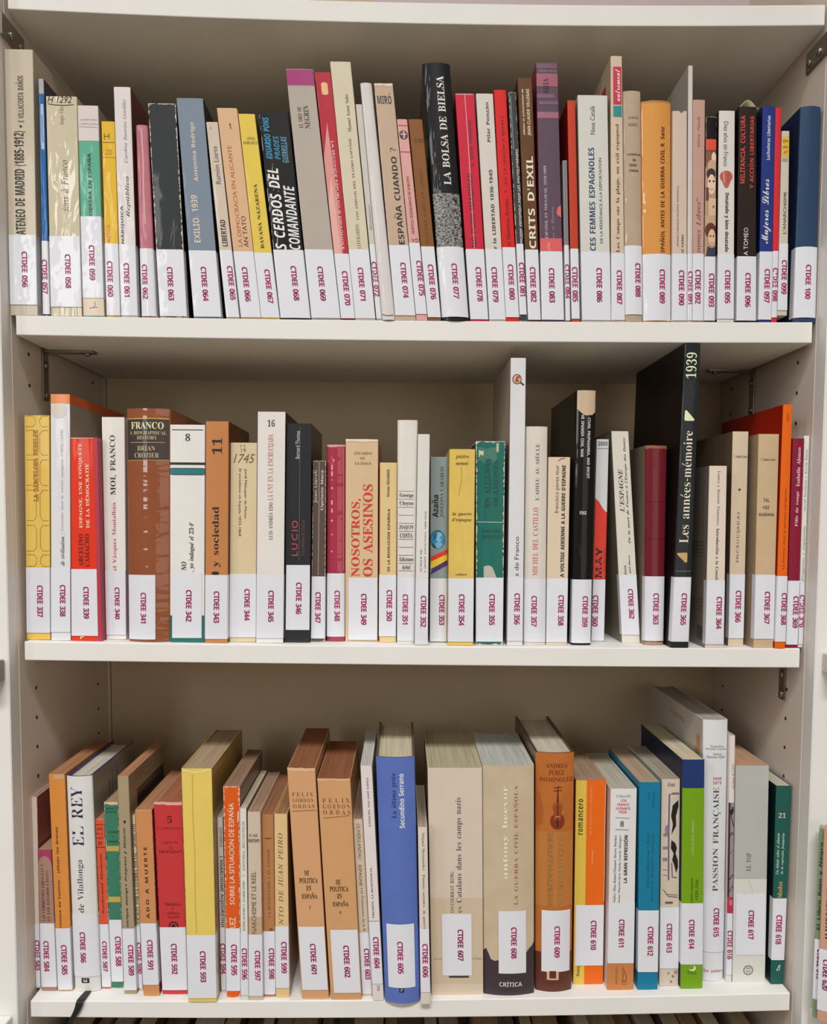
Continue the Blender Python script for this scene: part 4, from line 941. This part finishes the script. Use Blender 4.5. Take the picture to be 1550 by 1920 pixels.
B(3, '586', (121.8, 170.5, 1455.6, 138, 186.7, 1860), 'd9d8d4', 'thick white jacketed hardback with thin navy title and black ribbon',
  [U('EL REY', 'R', .18, .62, 1476, 1587, '2a2050'), U('de Vilallonga', 'R', .3, .6, 1612, 1711, '4a4660'), R(.32, .62, 1834, 1843, '1c1c20', 'emblem'), R(.4, .54, 1836, 1841, 'd9d8d4', 'emblem'), R(.44, .5, 1836, 1839, '1c1c20', 'emblem')],
  (1714.8, 1831.4), (1747, 1804.6, 155.7), kind='rh', pages='cfc8b8', rim='2c2858', side='968a7c', depth=.138, film=.3, ribbon=ribbon,
  sides=[(1, .05, .052, .80, .92, '4a3c3c'), (1, .06, .0612, .84, .95, '4a3c3c'), (1, .075, .0765, .86, .96, '4a3c3c'), (1, .03, .031, .80, .84, '4a3c3c')])
B(3, '587', (175.8, 194.3, 1536, 187.6, 208.6, 1854), 'd4573a', 'slim vermilion paperback numbered 37 with serif title',
  [L([(0, 1546), (1, 1546.5)], .0007, '5a2018'), H('ESTE', 'SB', .2, .8, 1552, 1557, '6a2418'), H('DEL B', 'SB', .1, .8, 1561, 1565, '8a3424'), H('PREC', 'SB', .1, .9, 1569, 1573, '8a3424'), H('37', 'SB', .25, .72, 1578, 1584, '3a1812'), L([(0, 1588), (1, 1588.5)], .0006, '5a2018'), U('- Esclavitud Moderna', 'RBI', .35, .6, 1600, 1722, '6a2014')], (1732.4, 1850), (1764, 1821, 195.5), pages=OLD, worn=.3)
B(3, '588', (194.3, 221, 1504, 209.4, 232, 1853), '3d7a60', 'green paperback with two ochre bands and a torn white head',
  [torn(0, 1, 1503, 1510, 'cfc0a4', 61), H('ARTES Y', 'SB', .1, .9, 1514, 1518, '1c4a38'), H('OFICIOS', 'SB', .1, .9, 1521, 1524, '1c4a38'), H('CULTURA', 'SB', .2, .95, 1558, 1562, '1c4a38'), H('Y', 'SB', .48, .62, 1567, 1570, '1c4a38'), H('TRABAJO', 'SB', .15, .95, 1576, 1580, '1c4a38'), R(0, 1, 1586, 1596, 'bba250'), R(0, 1, 1681, 1691.5, 'bba250')],
  (1724, 1840), (1755, 1811, 222), pages='b48c6a', worn=.4)
B(3, '589', (219.8, 240.4, 1455, 232.9, 256.4, 1864), 'a39376', 'khaki paperback with bold black title and black panel on its side',
  [E_(.52, 1541, .1, 3, '26221c'), U('Progreso y Miseria', 'SBI', .35, .6, 1552, 1652, '26221c'), U('-', 'SB', .4, .5, 1658, 1661, '26221c'), U('enrique George', 'SBI', .35, .6, 1664, 1738, '26221c')], (1740.5, 1856), (1771, 1828.5, 246), pages='b5805e', rim='b58a66', side='8d7d62', depth=.13,
  sides=[(1, .025, .122, .70, .905, '1d1a17')])
B(3, '590', (247.7, 253, 1528.6, 259, 268, 1858), 'd8c9a8', 'very thin cream pamphlet with crowded black lettering', [U('SOCIETY FOR LA GUERRA SOCIAL · SINDICATO', 'RB', .1, .9, 1545, 1733, '2c2620')], (1737, 1853), (1766, 1825, 262), pages=OLD)
B(3, '591', (253, 284, 1519, 269, 298.3, 1868), 'c88a58', 'tan orange paperback with widely spaced black capitals', [U('ADO A MUERTE', 'SB', .42, .62, 1588, 1722, '2e211a', 1.3), torn(0, 1, 1519, 1521, 'd8a878', 66)], (1730.7, 1846), (1761.5, 1817, 282), pages='b58462', side='9a2c28', worn=.25, rim='c89468')
B(3, '592', (288, 341.4, 1508, 304.4, 352, 1864.7), 'c23b3d', 'wide red book numbered 5 with small black serif lines',
  [torn(0, 1, 1503, 1510, 'dca8a0', 71), H('5', 'R', .45, .62, 1530, 1543, '3a1412'), H('P. J. PROUDHON', 'R', .08, .95, 1551, 1555.5, '7a2022'), H('¿QUE ES', 'R', .3, .8, 1577, 1583, '6a1a1c'), H('LA', 'R', .48, .62, 1587, 1591.5, '6a1a1c'), H('PROPIEDAD?', 'R', .12, .95, 1594, 1599.5, '6a1a1c'), H('Biblioteca', 'R', .25, .85, 1692, 1698, '6a1a1c'), H('de', 'R', .48, .58, 1701, 1705, '6a1a1c'), H('cultura', 'R', .32, .78, 1709, 1714, '6a1a1c'), H('social', 'R', .35, .75, 1716, 1721, '6a1a1c'),
   E_(.54, 1737, .18, 9.5, '1c1412'), E_(.54, 1737, .13, 7, 'c23b3d'), E_(.54, 1737, .08, 4.5, '1c1412')], (1738, 1855.7), (1768.6, 1826, 327), pages='a4694a', worn=.15, side='a01c20', rim='d09488')
B(3, '593', (339.6, 396.5, 1441, 353, 406.4, 1879), 'e0c665', 'thick pale yellow book standing forward of its neighbours',
  [L([(.36, 1452), (.34, 1520), (.37, 1600), (.34, 1690), (.36, 1750)], .0009, 'c0a44c', 'crease'), L([(.04, 1444), (.4, 1448), (.7, 1447), (.97, 1442)], .0012, 'efe0a0', 'crease')], (1752.7, 1871), (1782.5, 1841, 380.8), pages='ab957a', side='a5834a', depth=.158, film=.8, crinkle=.3, page_drop=.0012)
B(3, '594', (405.5, 417.3, 1533, 414.6, 424.5, 1861), 'd0c6ba', 'thin white booklet lettered downwards in black, half hidden', [D('JEAN BARRUE', 'S', .25, .85, 1551, 1588, '5a524a'), D("L'ANARCHISME AUJOURD'HUI", 'SB', .2, .85, 1605, 1738, '26221e')], (1739, 1855), (1768, 1825.5, 423), side='a99a86', depth=.12)
B(3, '595', (418, 449, 1474.6, 424.5, 450.7, 1871), 'd75a22', 'orange book with white condensed capitals and pale frayed edges',
  [U('SOBRE LA SITUACIÓN DE ESPAÑA', 'S', .24, .64, 1506, 1696, 'f0e0c6'), U('UEZ', 'S', .3, .7, 1720, 1740, 'f0e0c6'), torn(.85, 1, 1520, 1545, 'e8b088', 81)], (1740, 1857.5), (1770, 1828, 439), worn=.8, wear='ecc0a0', pages='9a7c64', side='7c685c', depth=.137, rim='9a8068')
B(3, '596', (449.4, 461.5, 1516, 451.2, 466, 1875.5), 'd9d8cf', 'thin white booklet with small grey italic capitals', [U('EDITORIAL RECONSTRUIR', 'RI', .35, .72, 1540, 1633, '5c5a50'), L([(.4, 1643), (.65, 1640)], .0004, '5c5a50'), U('SINDICALISMO Y ANARQUISMO', 'R', .35, .72, 1652, 1745, '5c5a50')], (1747.6, 1865), (1777, 1836, 458.5), side='8f8676', depth=.13)
B(3, '597', (463.9, 487.7, 1522.4, 466.4, 493, 1875.5), 'cbb9a6', 'pale greige paperback with small stacked author and upright title',
  [R(0, 1, 1719, 1752, 'c0a084'), H('CH. AUG.', 'SB', .1, .8, 1563.5, 1569, '4a4038'), H('BONTEMPS', 'SB', .06, .9, 1573, 1579.5, '4a4038'), U('NARCHISME ET LE REEL', 'S', .26, .6, 1634, 1750, '4e4238')], (1751.8, 1867), (1781.6, 1838, 483), pages='a98a72', worn=.2)
B(3, '598', (489.9, 512.7, 1527, 494.6, 516.6, 1869), 'b27b50', 'brown kraft paperback with faint small serif title', [L([(.25, 1572), (.8, 1572)], .0009, '4a2c1a'), U('LA REVOLUCION Y EL ESTADO', 'R', .45, .64, 1593, 1720, '6a4428'), R(.55, .8, 1740, 1745, '7a5030')], (1745.5, 1864), (1777, 1835, 509), pages='9a6c4c', side='8a5a38')
B(3, '599', (513.6, 538.3, 1526, 517, 542.8, 1871), 'dabb88', 'buff paperback with spaced italic capitals beside a gap', [U('NTO DE JUAN PEIRO', 'RI', .28, .62, 1562, 1734, '5c4424', 1.15)], (1736.4, 1852), (1765, 1824, 532.5), pages='a07850', side='a8875a')
B(3, '601', (538, 590.4, 1441, 566, 616.6, 1873.7), 'cf9e72', 'thick leaning tan volume I with small brown capitals',
  [torn(0, 1, 1439, 1448, 'dbb088', 91), H('FELIX', 'R', .12, .88, 1486, 1493, '7a5030', 1.3), H('GORDON', 'R', .12, .88, 1497, 1504, '7a5030', 1.1), H('ORDAS', 'R', .12, .9, 1508, 1515, '7a5030', 1.2), L([(.08, 1521), (.95, 1519)], .0006, '8a603c'), H('MI', 'RB', .38, .55, 1632, 1641, '3c2414'), H('POLITICA', 'RB', .18, .85, 1646, 1655.5, '3c2414'), H('EN', 'RB', .42, .6, 1660.5, 1669.5, '3c2414'), H('ESPAÑA', 'RB', .24, .8, 1673, 1684.5, '3c2414'), H('I', 'RB', .49, .53, 1698, 1704, '3c2414')],
  (1737, 1855.6, .04, .98), (1768.6, 1825.5, 587.7), pages='8f5c3e', side='b4845a', depth=.165, rim='c89a70')
B(3, '602', (594.4, 656.4, 1461, 620, 678, 1874.6), 'cc9b6c', 'thicker leaning tan volume II with small brown capitals',
  [torn(0, 1, 1459, 1466, 'dab088', 92), H('FELIX', 'R', .12, .95, 1497, 1504.5, '7a5030', 1.5), H('GORDON', 'R', .12, .95, 1508, 1516, '7a5030', 1.3), H('ORDAS', 'R', .12, .95, 1519, 1527, '7a5030', 1.5), L([(.12, 1534), (.92, 1529)], .0006, '8a603c'), H('MI', 'RB', .38, .52, 1649, 1658.5, '3c2414'), H('POLITICA', 'RB', .18, .76, 1662, 1671, '3c2414'), H('EN', 'RB', .4, .55, 1675.5, 1684.5, '3c2414'), H('ESPAÑA', 'RB', .25, .74, 1688, 1699, '3c2414'), H('II', 'RB', .44, .5, 1708, 1713, '3c2414')],
  (1742.8, 1861, .12, .98), (1772, 1832, 650), pages='8f5c3e', side='b4845a', depth=.147, rim='c89a70')
B(3, '603', (661, 680, 1536, 678, 698, 1868), 'cfbca6', 'narrow leaning beige paperback with italic capitals reading down', [D('OLIVIER/LANDAU', 'SI', .32, .68, 1544, 1612, '5a4e44'), D('ESPAGNE', 'S', .3, .62, 1622, 1661, '4a4038'), D('Les Fossoyeurs de la R', 'S', .34, .68, 1665, 1746, '5a4e44')], (1748, 1863), (1777.5, 1836, 688), pages='a08670', side='8f7a68')
B(3, '604', (675.3, 697, 1435.7, 698.8, 719.6, 1876.4), 'ddd4d1', 'leaning white paperback with small black serif capitals',
  [U('EZEQUIEL SAN JOSÉ LÓPEZ', 'RB', .42, .66, 1458, 1550, '3c3836'), U('PRESIÓN, LA RESISTENCIA...', 'RB', .3, .56, 1622, 1721, '3c3836'), L([(0, 1727), (1, 1727)], .0004, '6a6460'), H('DE', 'S', .45, .7, 1848, 1857, '4a4644')], (1727.5, 1844), (1756, 1815, 705.5), pages='c2bfb6', depth=.157, side='c8c0ba')
B(3, '605', (703.9, 777.4, 1420.4, 721.4, 787.3, 1882), '5b72b8', 'thick periwinkle blue jacketed hardback with navy and white title',
  [U('La última gesta', 'R', .36, .52, 1450, 1534, '1c2450'), U('Secundino Serrano', 'SB', .56, .7, 1451, 1553, 'e8eaf2'), R(.42, .56, 1852, 1861, '141c44', 'emblem'), L([(.46, 1859), (.49, 1853), (.52, 1858)], .0006, 'd8dcec', 'emblem')],
  (1733, 1852, .12, .88), (1764.8, 1825, 750.3), kind='rh', pages='cbbfa4', rim='5c5246', side='8a857c', depth=.147, film=.4, mottle=.08)
B(3, '606', (783, 800.8, 1551, 788.7, 807, 1882.8), 'd6ccc0', 'thin cream booklet reading down, standing at the board edge', [D('Miguel Hernandez', 'R', .36, .68, 1561, 1632, '5a5048'), D('Poemas sociales, de guerri', 'R', .34, .66, 1640, 1741, '4a4038')], (1741, 1859.6), (1769, 1832, 797), pages='b09a84', side='a89884')
B(3, '607', (801.3, 903.7, 1440, 809, 906, 1865.6), 'd2c3b3', 'very thick off-white paperback with large grey serif title',
  [R(0, 1, 1684, 1866, 'c9b69c'), R(0, 1, 1845, 1866, 'd0bfa8'), U('es Catalans dans les camps nazis', 'R', .5, .63, 1495, 1711, '4c4852'), U('ONTSERRAT ROIG', 'R', .385, .455, 1634, 1711, '5c5650'), H('du Seu', 'R', .07, .2, 1796, 1799, '6a6056'), H('la France', 'R', .78, .97, 1795, 1799, '6a6056'), R(.34, .72, 1829, 1833, '3c3634')],
  (1713, 1828.6, .22, .78), (1742, 1801, 863), pages='b5ab8e', side='9a9078', depth=.15, thick=.0008)
B(3, '608', (904.6, 1002.5, 1436.6, 907.3, 1002.5, 1866.5), 'c6b398', 'very thick parchment-coloured paperback with dark purple foot',
  [P([(0, 1868)] + [(0, 1785), (.05, 1780), (.1, 1790), (.14, 1800), (.22, 1803), (.3, 1800), (.6, 1795), (.82, 1790), (.88, 1782), (.95, 1776), (1, 1768)] + [(1, 1868)], '3b2f36'), U('antony beevor', 'RB', .365, .505, 1472, 1648, 'a8987c'), U('antony beevor', 'RB', .37, .5, 1473, 1648, 'ece2cc'), U('LA GUERRA CIVIL ESPAÑOLA', 'R', .58, .67, 1473, 1697, '96653e', 1.1), H('CRÍTICA', 'SB', .3, .75, 1839, 1850, 'cfc6c4')],
  (1708, 1825, .29, .83), (1738, 1796.8, 963), kind='r', pages='b9bab2', side='9c8f7c', mottle=.12, depth=.137, thick=.0008)
B(3, '609', (1005, 1078.5, 1412, 1004, 1072.7, 1859), 'b86c33', 'amber jacketed hardback with a violin and dark red capitals',
  [R(0, 1, 1560, 1700, 'b97436'), P([(.02, 1480), (.12, 1490), (.2, 1520), (.18, 1545), (.02, 1550)], 'a85a26'), H('ANDRÉS', 'R', .25, .8, 1429, 1440, '6a2418'), H('PÉREZ', 'R', .33, .72, 1441, 1453, '6a2418'), H('DOMÍNGUEZ', 'R', .1, .96, 1455, 1466, '6a2418'),
   P([(.545, 1474), (.575, 1474), (.59, 1530), (.53, 1530)], '6a2a14', 'emblem'), L([(.45, 1477), (.66, 1476)], .0009, '6a2a14', 'emblem'), L([(.45, 1483), (.67, 1482)], .0009, '6a2a14', 'emblem'), E_(.555, 1513, .14, 10, 'a4541f'), E_(.555, 1540, .19, 15, '7e2f14'), R(.46, .65, 1510, 1538, '94451c', 'emblem'), E_(.4, 1525, .045, 5, 'b86c33'), E_(.71, 1525, .045, 5, 'b86c33'), P([(.54, 1534), (.57, 1534), (.575, 1550), (.535, 1550)], '2c1008', 'emblem'), L([(.5, 1531), (.61, 1531)], .0008, 'd8a070', 'emblem'), R(.545, .57, 1490, 1530, '4a1c0e', 'emblem'),
   D('VIOLINISTA', 'SK', .58, .72, 1562, 1698, 'ac7c44'), D('MAUTHAUSEN', 'SK', .3, .44, 1562, 1698, '9c7240'), R(0, 1, 1786, 1860, '5a2a1c'), R(.3, .62, 1820, 1837, 'd2a890', 'emblem'), R(.37, .55, 1820, 1834, '5a2a1c', 'emblem')],
  (1707, 1822, .16, .93), (1736, 1795, 1044), kind='rh', pages='c9c0ac', rim='3a2c24', side='6a5648', depth=.161, film=.4, mottle=.12)
B(3, '610', (1079.4, 1136.4, 1462.5, 1074.3, 1130.5, 1845.7), 'e5691c', 'half yellow half orange paperback with black lowercase title',
  [R(0, .36, 1463, 1847, 'd8b84a'), U('romancero', 'SB', .1, .25, 1498, 1565, '2c241c', 1.1), U('de la résistance espagnole', 'S', .47, .55, 1475, 1566, 'f0a878'), L([(.58, 1594), (.57, 1618)], .0006, 'f4b890'), L([(.985, 1470), (.97, 1550), (.985, 1640), (.975, 1690)], .0006, 'f0c0a0', 'worn_patch'), U('franç', 'SB', .1, .24, 1811, 1830, '2c241c')],
  (1696.4, 1809.7, .05, .98), (1725.4, 1780.5, 1112), pages='a58c74', side='c8501a', depth=.126)
B(3, '611', (1144.8, 1194, 1479, 1138, 1187, 1855.8), 'dcdbd9', 'white paperback numbered 8 with red and black print and ochre foot',
  [H('Colección', 'RI', .22, .76, 1489.5, 1495, '3c3836'), H('CON', 'SB', .38, .6, 1498.5, 1503.5, 'c8405a'), H('FRANCO', 'SB', .26, .7, 1506, 1511, 'c8405a'), H('VIVÍAMOS', 'SB', .2, .76, 1512, 1518, 'c8405a'), H('PEOR', 'SB', .33, .62, 1520, 1525, 'c8405a'), L([(.2, 1533), (.72, 1534)], .0004, '4a4644'), H('8', 'S', .38, .52, 1539, 1550, '3c3836'), L([(.2, 1555), (.72, 1556)], .0004, '4a4644'),
   U('Núñez Díaz-Balart/Manuel Álvaro Dueñas', 'R', .13, .25, 1566, 1692, '4c4846'), U('irona Maestre/José María García Márquez', 'R', .32, .44, 1566, 1692, '4c4846'), U('LA GRAN REPRESIÓN', 'SB', .5, .68, 1566, 1655, '262322'), R(-.02, 1.02, 1804, 1857, 'c17b44'), P([(.55, 1812), (.68, 1822), (.74, 1832), (.72, 1841), (.54, 1841), (.58, 1832)], '8a5228', 'emblem'), P([(.57, 1816), (.66, 1825), (.7, 1833), (.68, 1838), (.59, 1838), (.62, 1830)], 'c17b44', 'emblem'), U('FLOR DEL VIENTO', 'S', .3, .38, 1812, 1845, '7a4a26'), L([(.52, 1844), (.75, 1845)], .0005, '6a3c1c')],
  (1692, 1805.5), (1723, 1775, 1164.4), pages='bab5a2', side='cfc9bf', depth=.134)
B(3, '612', (1198.5, 1238.8, 1466.7, 1195, 1232.6, 1856), '1a789b', 'teal blue paperback with faint darker lettering',
  [U('Lluis', 'RI', .36, .5, 1486, 1500, '125a78'), U('Memorias', 'RI', .58, .72, 1483, 1514, '125a78'), U('Dones llibertàries i lluita', 'RI', .36, .5, 1562, 1664, '125a78'), U('durant la República espanyola', 'RI', .58, .72, 1562, 1690, '125a78')], (1706.5, 1822), (1736.8, 1791.5, 1218.6), pages='b39a82', rim='2a7f98', side='1b6c88', depth=.128)
B(3, '613', (1240.4, 1275, 1461, 1236, 1271.5, 1849), 'cfc2b0', 'speckled ivory book with black and purple drawing on its spine',
  [L([(.42, 1489), (.4, 1560), (.42, 1650)], .0016, '6a5478'), L([(.44, 1489), (.95, 1489)], .0006, '3c3440'), L([(.55, 1487), (.95, 1487)], .0008, '3c3440'), P([(.9, 1500), (.6, 1510), (.52, 1530), (.62, 1545), (.55, 1565), (.8, 1548), (.78, 1530), (.92, 1512)], '1a1618', 'emblem'), P([(.55, 1575), (.75, 1580), (.85, 1590), (.78, 1600), (.9, 1612), (.92, 1625), (.82, 1637), (.7, 1620), (.6, 1612), (.68, 1600), (.52, 1590)], '1a1618', 'emblem'), L([(.58, 1618), (.62, 1645), (.85, 1645)], .0008, '1a1618'),
   E_(.3, 1555, .1, 8, '8a7898'), R(.12, .35, 1562, 1568, '8a8078'), R(.1, .35, 1587, 1592, '8a8078'), R(.1, .34, 1608, 1614, '8a8078'), L([(.1, 1630), (.35, 1631)], .0004, '6a6058'), L([(.1, 1640), (.35, 1641)], .0004, '6a6058'), L([(.15, 1668), (.4, 1680), (.9, 1682)], .0007, '5a5048'), L([(.3, 1676), (.9, 1678)], .0005, '5a5048'), R(.25, .65, 1690, 1694, '6a6058'), H('Jesus', 'RI', .3, .7, 1466, 1474, '2a2628'), E_(.7, 1830, .06, 2, '7a6e60'), E_(.85, 1822, .1, 3, '9a8e80'), E_(.6, 1840, .05, 2, '7a6e60'), E_(.45, 1824, .04, 2, '8a7e70')],
  (1700.6, 1815.6), (1731, 1785.6, 1253.9), pages='a79c8a', worn=.3, mottle=.12, depth=.129)
B(3, '614', (1279.9, 1320.7, 1424.7, 1275.7, 1316.8, 1854), '739f1c', 'lime green paperback with navy head and navy side',
  [R(-.01, 1.01, 1424, 1477, '14306a'), L([(0, 1477), (1, 1477)], .0005, '0e1c3c'), U('Carlos Jiménez Margalejo', 'RI', .42, .56, 1537, 1603, 'c8d898'), U('pueblo español', 'S', .4, .54, 1647, 1694, '33520c'), U('1939-1956', 'S', .62, .76, 1649, 1686, '33520c'), E_(.52, 1815, .16, 5.5, 'dce8c8'), E_(.47, 1813, .13, 4.8, '739f1c'), H('ITACA', 'S', .3, .72, 1821, 1827, '4a7010')],
  (1693, 1808), (1723.5, 1778.5, 1295.8), pages='cbbda4', side='151c3c', depth=.15)
B(3, '615', (1319.4, 1366.3, 1350, 1318, 1356.8, 1840), 'd9dbdc', 'tallest white paperback with thin grey slab title and red dates',
  [H('Geneviève', 'R', .28, .82, 1397, 1401.5, '4c4c50'), H('Dreyfus-Armand', 'R', .1, .92, 1402.5, 1407, '4c4c50'), H('Odette', 'R', .38, .74, 1412, 1416, '4c4c50'), H('Martinez-Maler', 'R', .12, .9, 1417, 1421.5, '4c4c50'), H('1936', 'RB', .38, .74, 1457, 1462.5, 'b0304a'), H('1975', 'RB', .38, .74, 1465, 1470.5, 'b0304a'), U('PASSION FRANÇAISE', 'R', .4, .74, 1476, 1671, '4a4a4e'), H('les arènes', 'RB', .05, .92, 1817, 1823, 'b84a58')],
  (1670, 1785), (1702, 1756, 1342), kind='r', pages='a9a49c', side='c4beb6', depth=.18, sides=[(-1, .012, .022, .88, .93, 'c58c70'), (-1, .013, .026, .83, .88, 'c58c70'), (-1, .06, .11, .95, .953, '7a7068'), (-1, .06, .10, .94, .943, '7a7068')])
B(3, '616', (1368, 1378.4, 1379.4, 1361, 1371.4, 1841.5), 'dcd2cb', 'thin pinkish white book with purple-black drawing lower down',
  [U('Jacobson & COTT', 'RI', .45, .95, 1432, 1479, '6a625e'), R(0, 1, 1505, 1682, '948a92'), R(0, .3, 1505, 1712, '3a2030'), P([(.2, 1520), (.9, 1512), (.5, 1530), (.95, 1548), (.6, 1540)], '1c181c'), L([(.5, 1512), (.9, 1520), (.4, 1530), (.9, 1550)], .0008, '1c181c'), L([(.2, 1570), (.6, 1560), (.95, 1566)], .0008, '1c181c'), L([(.3, 1600), (.8, 1595)], .0005, '2c282c'), L([(.2, 1650), (.9, 1640)], .0009, '1c181c'), L([(.3, 1672), (.9, 1660)], .0007, '1c181c'), R(0, 1, 1682, 1712, 'b03050'), E_(.6, 1692, .3, 6, 'd06a84')],
  (1712, 1827), (1744, 1798, 1371), pages='b8a498', depth=.14)
B(3, '617', (1379.4, 1441.8, 1435.6, 1373, 1434, 1842), 'b4b4af', 'wide light grey book with pale foot and small round emblem',
  [R(-.005, 1.005, 1648, 1843, 'd3d1ca'), U('EL TOP', 'R', .36, .5, 1599, 1633, '5c5c5a'), L([(.42, 1650), (.5, 1660), (.58, 1673)], .0005, 'b4b0a8', 'crease'), E_(.47, 1819, .15, 9.2, '4e5250'), E_(.47, 1819, .125, 7.8, 'd3d1ca'), L([(.34, 1816), (.6, 1816)], .0004, '4e5250'), L([(.34, 1821), (.6, 1821)], .0004, '4e5250'), L([(.38, 1812.5), (.47, 1814.5), (.56, 1812.5)], .0004, '4e5250'), L([(.38, 1825.5), (.47, 1823.5), (.56, 1825.5)], .0004, '4e5250'), L([(.42, 1811), (.44, 1819), (.42, 1827)], .0003, '4e5250'), L([(.52, 1811), (.5, 1819), (.52, 1827)], .0003, '4e5250')],
  (1675, 1790, .07, .95), (1706, 1760.5, 1407), pages='bd9576', depth=.15)
B(3, '618', (1455.3, 1483.8, 1473.4, 1444.5, 1467.9, 1845.7), '22594f', 'dark green paperback numbered 21 against the right panel',
  [H('21', 'RB', .2, .68, 1524, 1533.5, 'd8c6a8'), U('Un debate sobre el silencio', 'RBI', .12, .32, 1562, 1639, 'c4d0c8'), U('de la represión franquista', 'RBI', .46, .68, 1562, 1639, 'c4d0c8'), U('ldados', 'RB', .3, .62, 1653, 1683, 'c8a468'), L([(.42, 1819), (.62, 1809), (.68, 1810), (.62, 1819), (.45, 1819)], .0007, 'd0dcd6', 'emblem')],
  (1684, 1799.6), (1715, 1770, 1459), pages='c4bba8', side='0e2424', depth=.13)

for bk in BOOKS: layout(bk)
_need = {'SB': set('El Libro Rojo y NegroJUVENTUD ESPAÑA'), 'CB': set('CTDEE 0123456789')}
for bk in BOOKS:
    for it in bk['items']:
        if it[0] == 'T': _need.setdefault(it[3], set()).update(it[2])
for st_, cs in _need.items(): load_glyphs(st_, cs)
for s in (1, 2, 3):
    lst = [b for b in BOOKS if b['shelf'] == s]
    for _ in range(3): resolve(lst, _ == 0 and REPORT)
ROOTS = {}
for bk in BOOKS: ROOTS[bk['num']] = build_book(bk)

# ---- a loose page curled over the head of book 096
def curled():
    bk = [b for b in BOOKS if b['num'] == '096'][0]
    h = bk['zt'] - bk['zb']; vs = []; n = 9
    for i in range(n):
        t_ = i / (n - 1)
        x = -.011 + .0195 * t_; z = h + .0006 + .0085 * math.sin(math.pi * min(1, t_ * 1.2)) * (1 - .25 * t_)
        vs += [Vector((x, .004, z)), Vector((x - .002, .035, z))]
    fs = [(2 * i, 2 * i + 1, 2 * i + 3, 2 * i + 2) for i in range(n - 1)]
    o = pymesh('loose_page', vs, fs, ink('c6c2a0'), ROOTS['096'], smooth=True)
    o.modifiers.new('t', 'SOLIDIFY').thickness = .0004
curled()

# ---- heads of the books on the shelf below, just inside the bottom of the frame
def low_books():
    rnd = random.Random(5)
    cols = ['4a3628', '8a7460', 'b09a80', '5a4636', '6e6a66', '9a8468', '3e3434', 'a48e74', '7a5c44', 'c2b6a4', '4c4a48', '8e6a4c', 'b4a692', '5e3a30', '94897a', '6a5040', 'a88a68', '3a3c40']
    names = {'4a3628': 'dark brown', '8a7460': 'taupe', 'b09a80': 'sandy', '5a4636': 'umber', '6e6a66': 'grey', '9a8468': 'khaki', '3e3434': 'blackish', 'a48e74': 'fawn', '7a5c44': 'brown', 'c2b6a4': 'ivory', '4c4a48': 'charcoal', '8e6a4c': 'tan', 'b4a692': 'cream', '5e3a30': 'russet', '94897a': 'stone', '6a5040': 'walnut', 'a88a68': 'buff', '3a3c40': 'slate'}
    x = -0.385; i = 0; zt0 = -0.7598; prev = None
    while x < 0.375:
        w_ = rnd.uniform(.013, .034); h_ = rnd.uniform(.235, .262) ; y0 = rnd.uniform(.006, .03); dp = rnd.uniform(.12, .16)
        c = cols[i % len(cols)]
        px = PX + FP * (x + w_ / 2 - CX) / (CD + .03)
        where = 'left' if px < 520 else ('middle' if px < 1030 else 'right')
        rt = empty('book', (x + w_ / 2, y0, zt0))
        bm_obj('cover', box_data(-w_ / 2, w_ / 2, 0, dp, 0, h_, .0008), cover_mat(c), rt)
        bm_obj('pages', box_data(-w_ / 2 + .001, w_ / 2 - .001, .0015, dp - .001, h_ - .002, h_ + .0004), paper_mat(['b8a68c', 'a58a6c', 'c4bba8'][i % 3]), rt)
        nb = names[c]
        tag(rt, nb + ' book head just under the lowest shelf' + (', right of a ' + prev + ' one' if prev else ', farthest left') + ', ' + where + ' part', 'book', 'books on the shelf below')
        prev = nb; x += w_ + .001 + (rnd.random() < .25) * rnd.uniform(.01, .03); i += 1
low_books()

# ---- two books on the neighbouring shelf at the right edge
def side_book(pxl, pyt, pyb_z, wid, Y, rot, colr, title, ly, num, label, dp):
    a = at_y(pxl, pyt, Y)
    zb = pyb_z + .0003; h_ = a.z - zb
    rt = empty('book', (a.x, Y, zb)); rt.rotation_euler = (0, 0, rot)
    bm_obj('cover', box_data(0, wid, 0, dp, 0, h_, .0006), cover_mat(colr, film=.3), rt)
    bm_obj('pages', box_data(.001, wid - .001, .001, dp - .001, h_ - .001, h_ + .0003), paper_mat('b8a68c'), rt)
    l0, l1 = ly
    vs = [(-.0003, -.0003, h_ * l0), (wid + .0001, -.0003, h_ * l0), (wid + .0001, -.0003, h_ * l1), (-.0003, -.0003, h_ * l1), (-.0003, .008, h_ * l0), (-.0003, .008, h_ * l1)]
    lo = pymesh('spine_label', vs, [(0, 1, 2, 3), (4, 0, 3, 5)], MATS['label'], rt)
    tv, tf = text_flat('CTDEE ' + num, 'CB', .9)
    pymesh('call_number', [(wid * .3 + b_ * .0055, -.0005, h_ * (l1 - .05) - a_ * .032) for a_, b_ in tv], tf, ink('982a5c'), lo)
    tv, tf = text_flat(title, 'SB')
    pymesh('spine_lettering', [(wid * .62 - b_ * .0036, -.0004, h_ * (l1 + .05) + a_ * h_ * (.93 - l1 - .05)) for a_, b_ in tv], tf, ink('2c3428'), rt)
    tag(rt, label, 'book', 'books on the neighbouring shelf')
RIGHT_BOOKS = 1
side_book(1535.5, 1553, NR3, .0075, -0.034, -0.55, '7d9470', 'El Libro Rojo y Negro', (.10, .42), '619', 'green paperback cut by the right edge of the picture', .012)
side_book(1544.5, 1553, NR3, .012, -0.040, -0.55, 'c79a84', 'JUVENTUD ESPAÑA', (.06, .38), '620', 'salmon paperback beside the green one at the right edge', .012)


bpy.data.objects.remove(_to); bpy.data.curves.remove(_tc); bpy.data.scenes.remove(_scr)
bpy.context.view_layer.update()
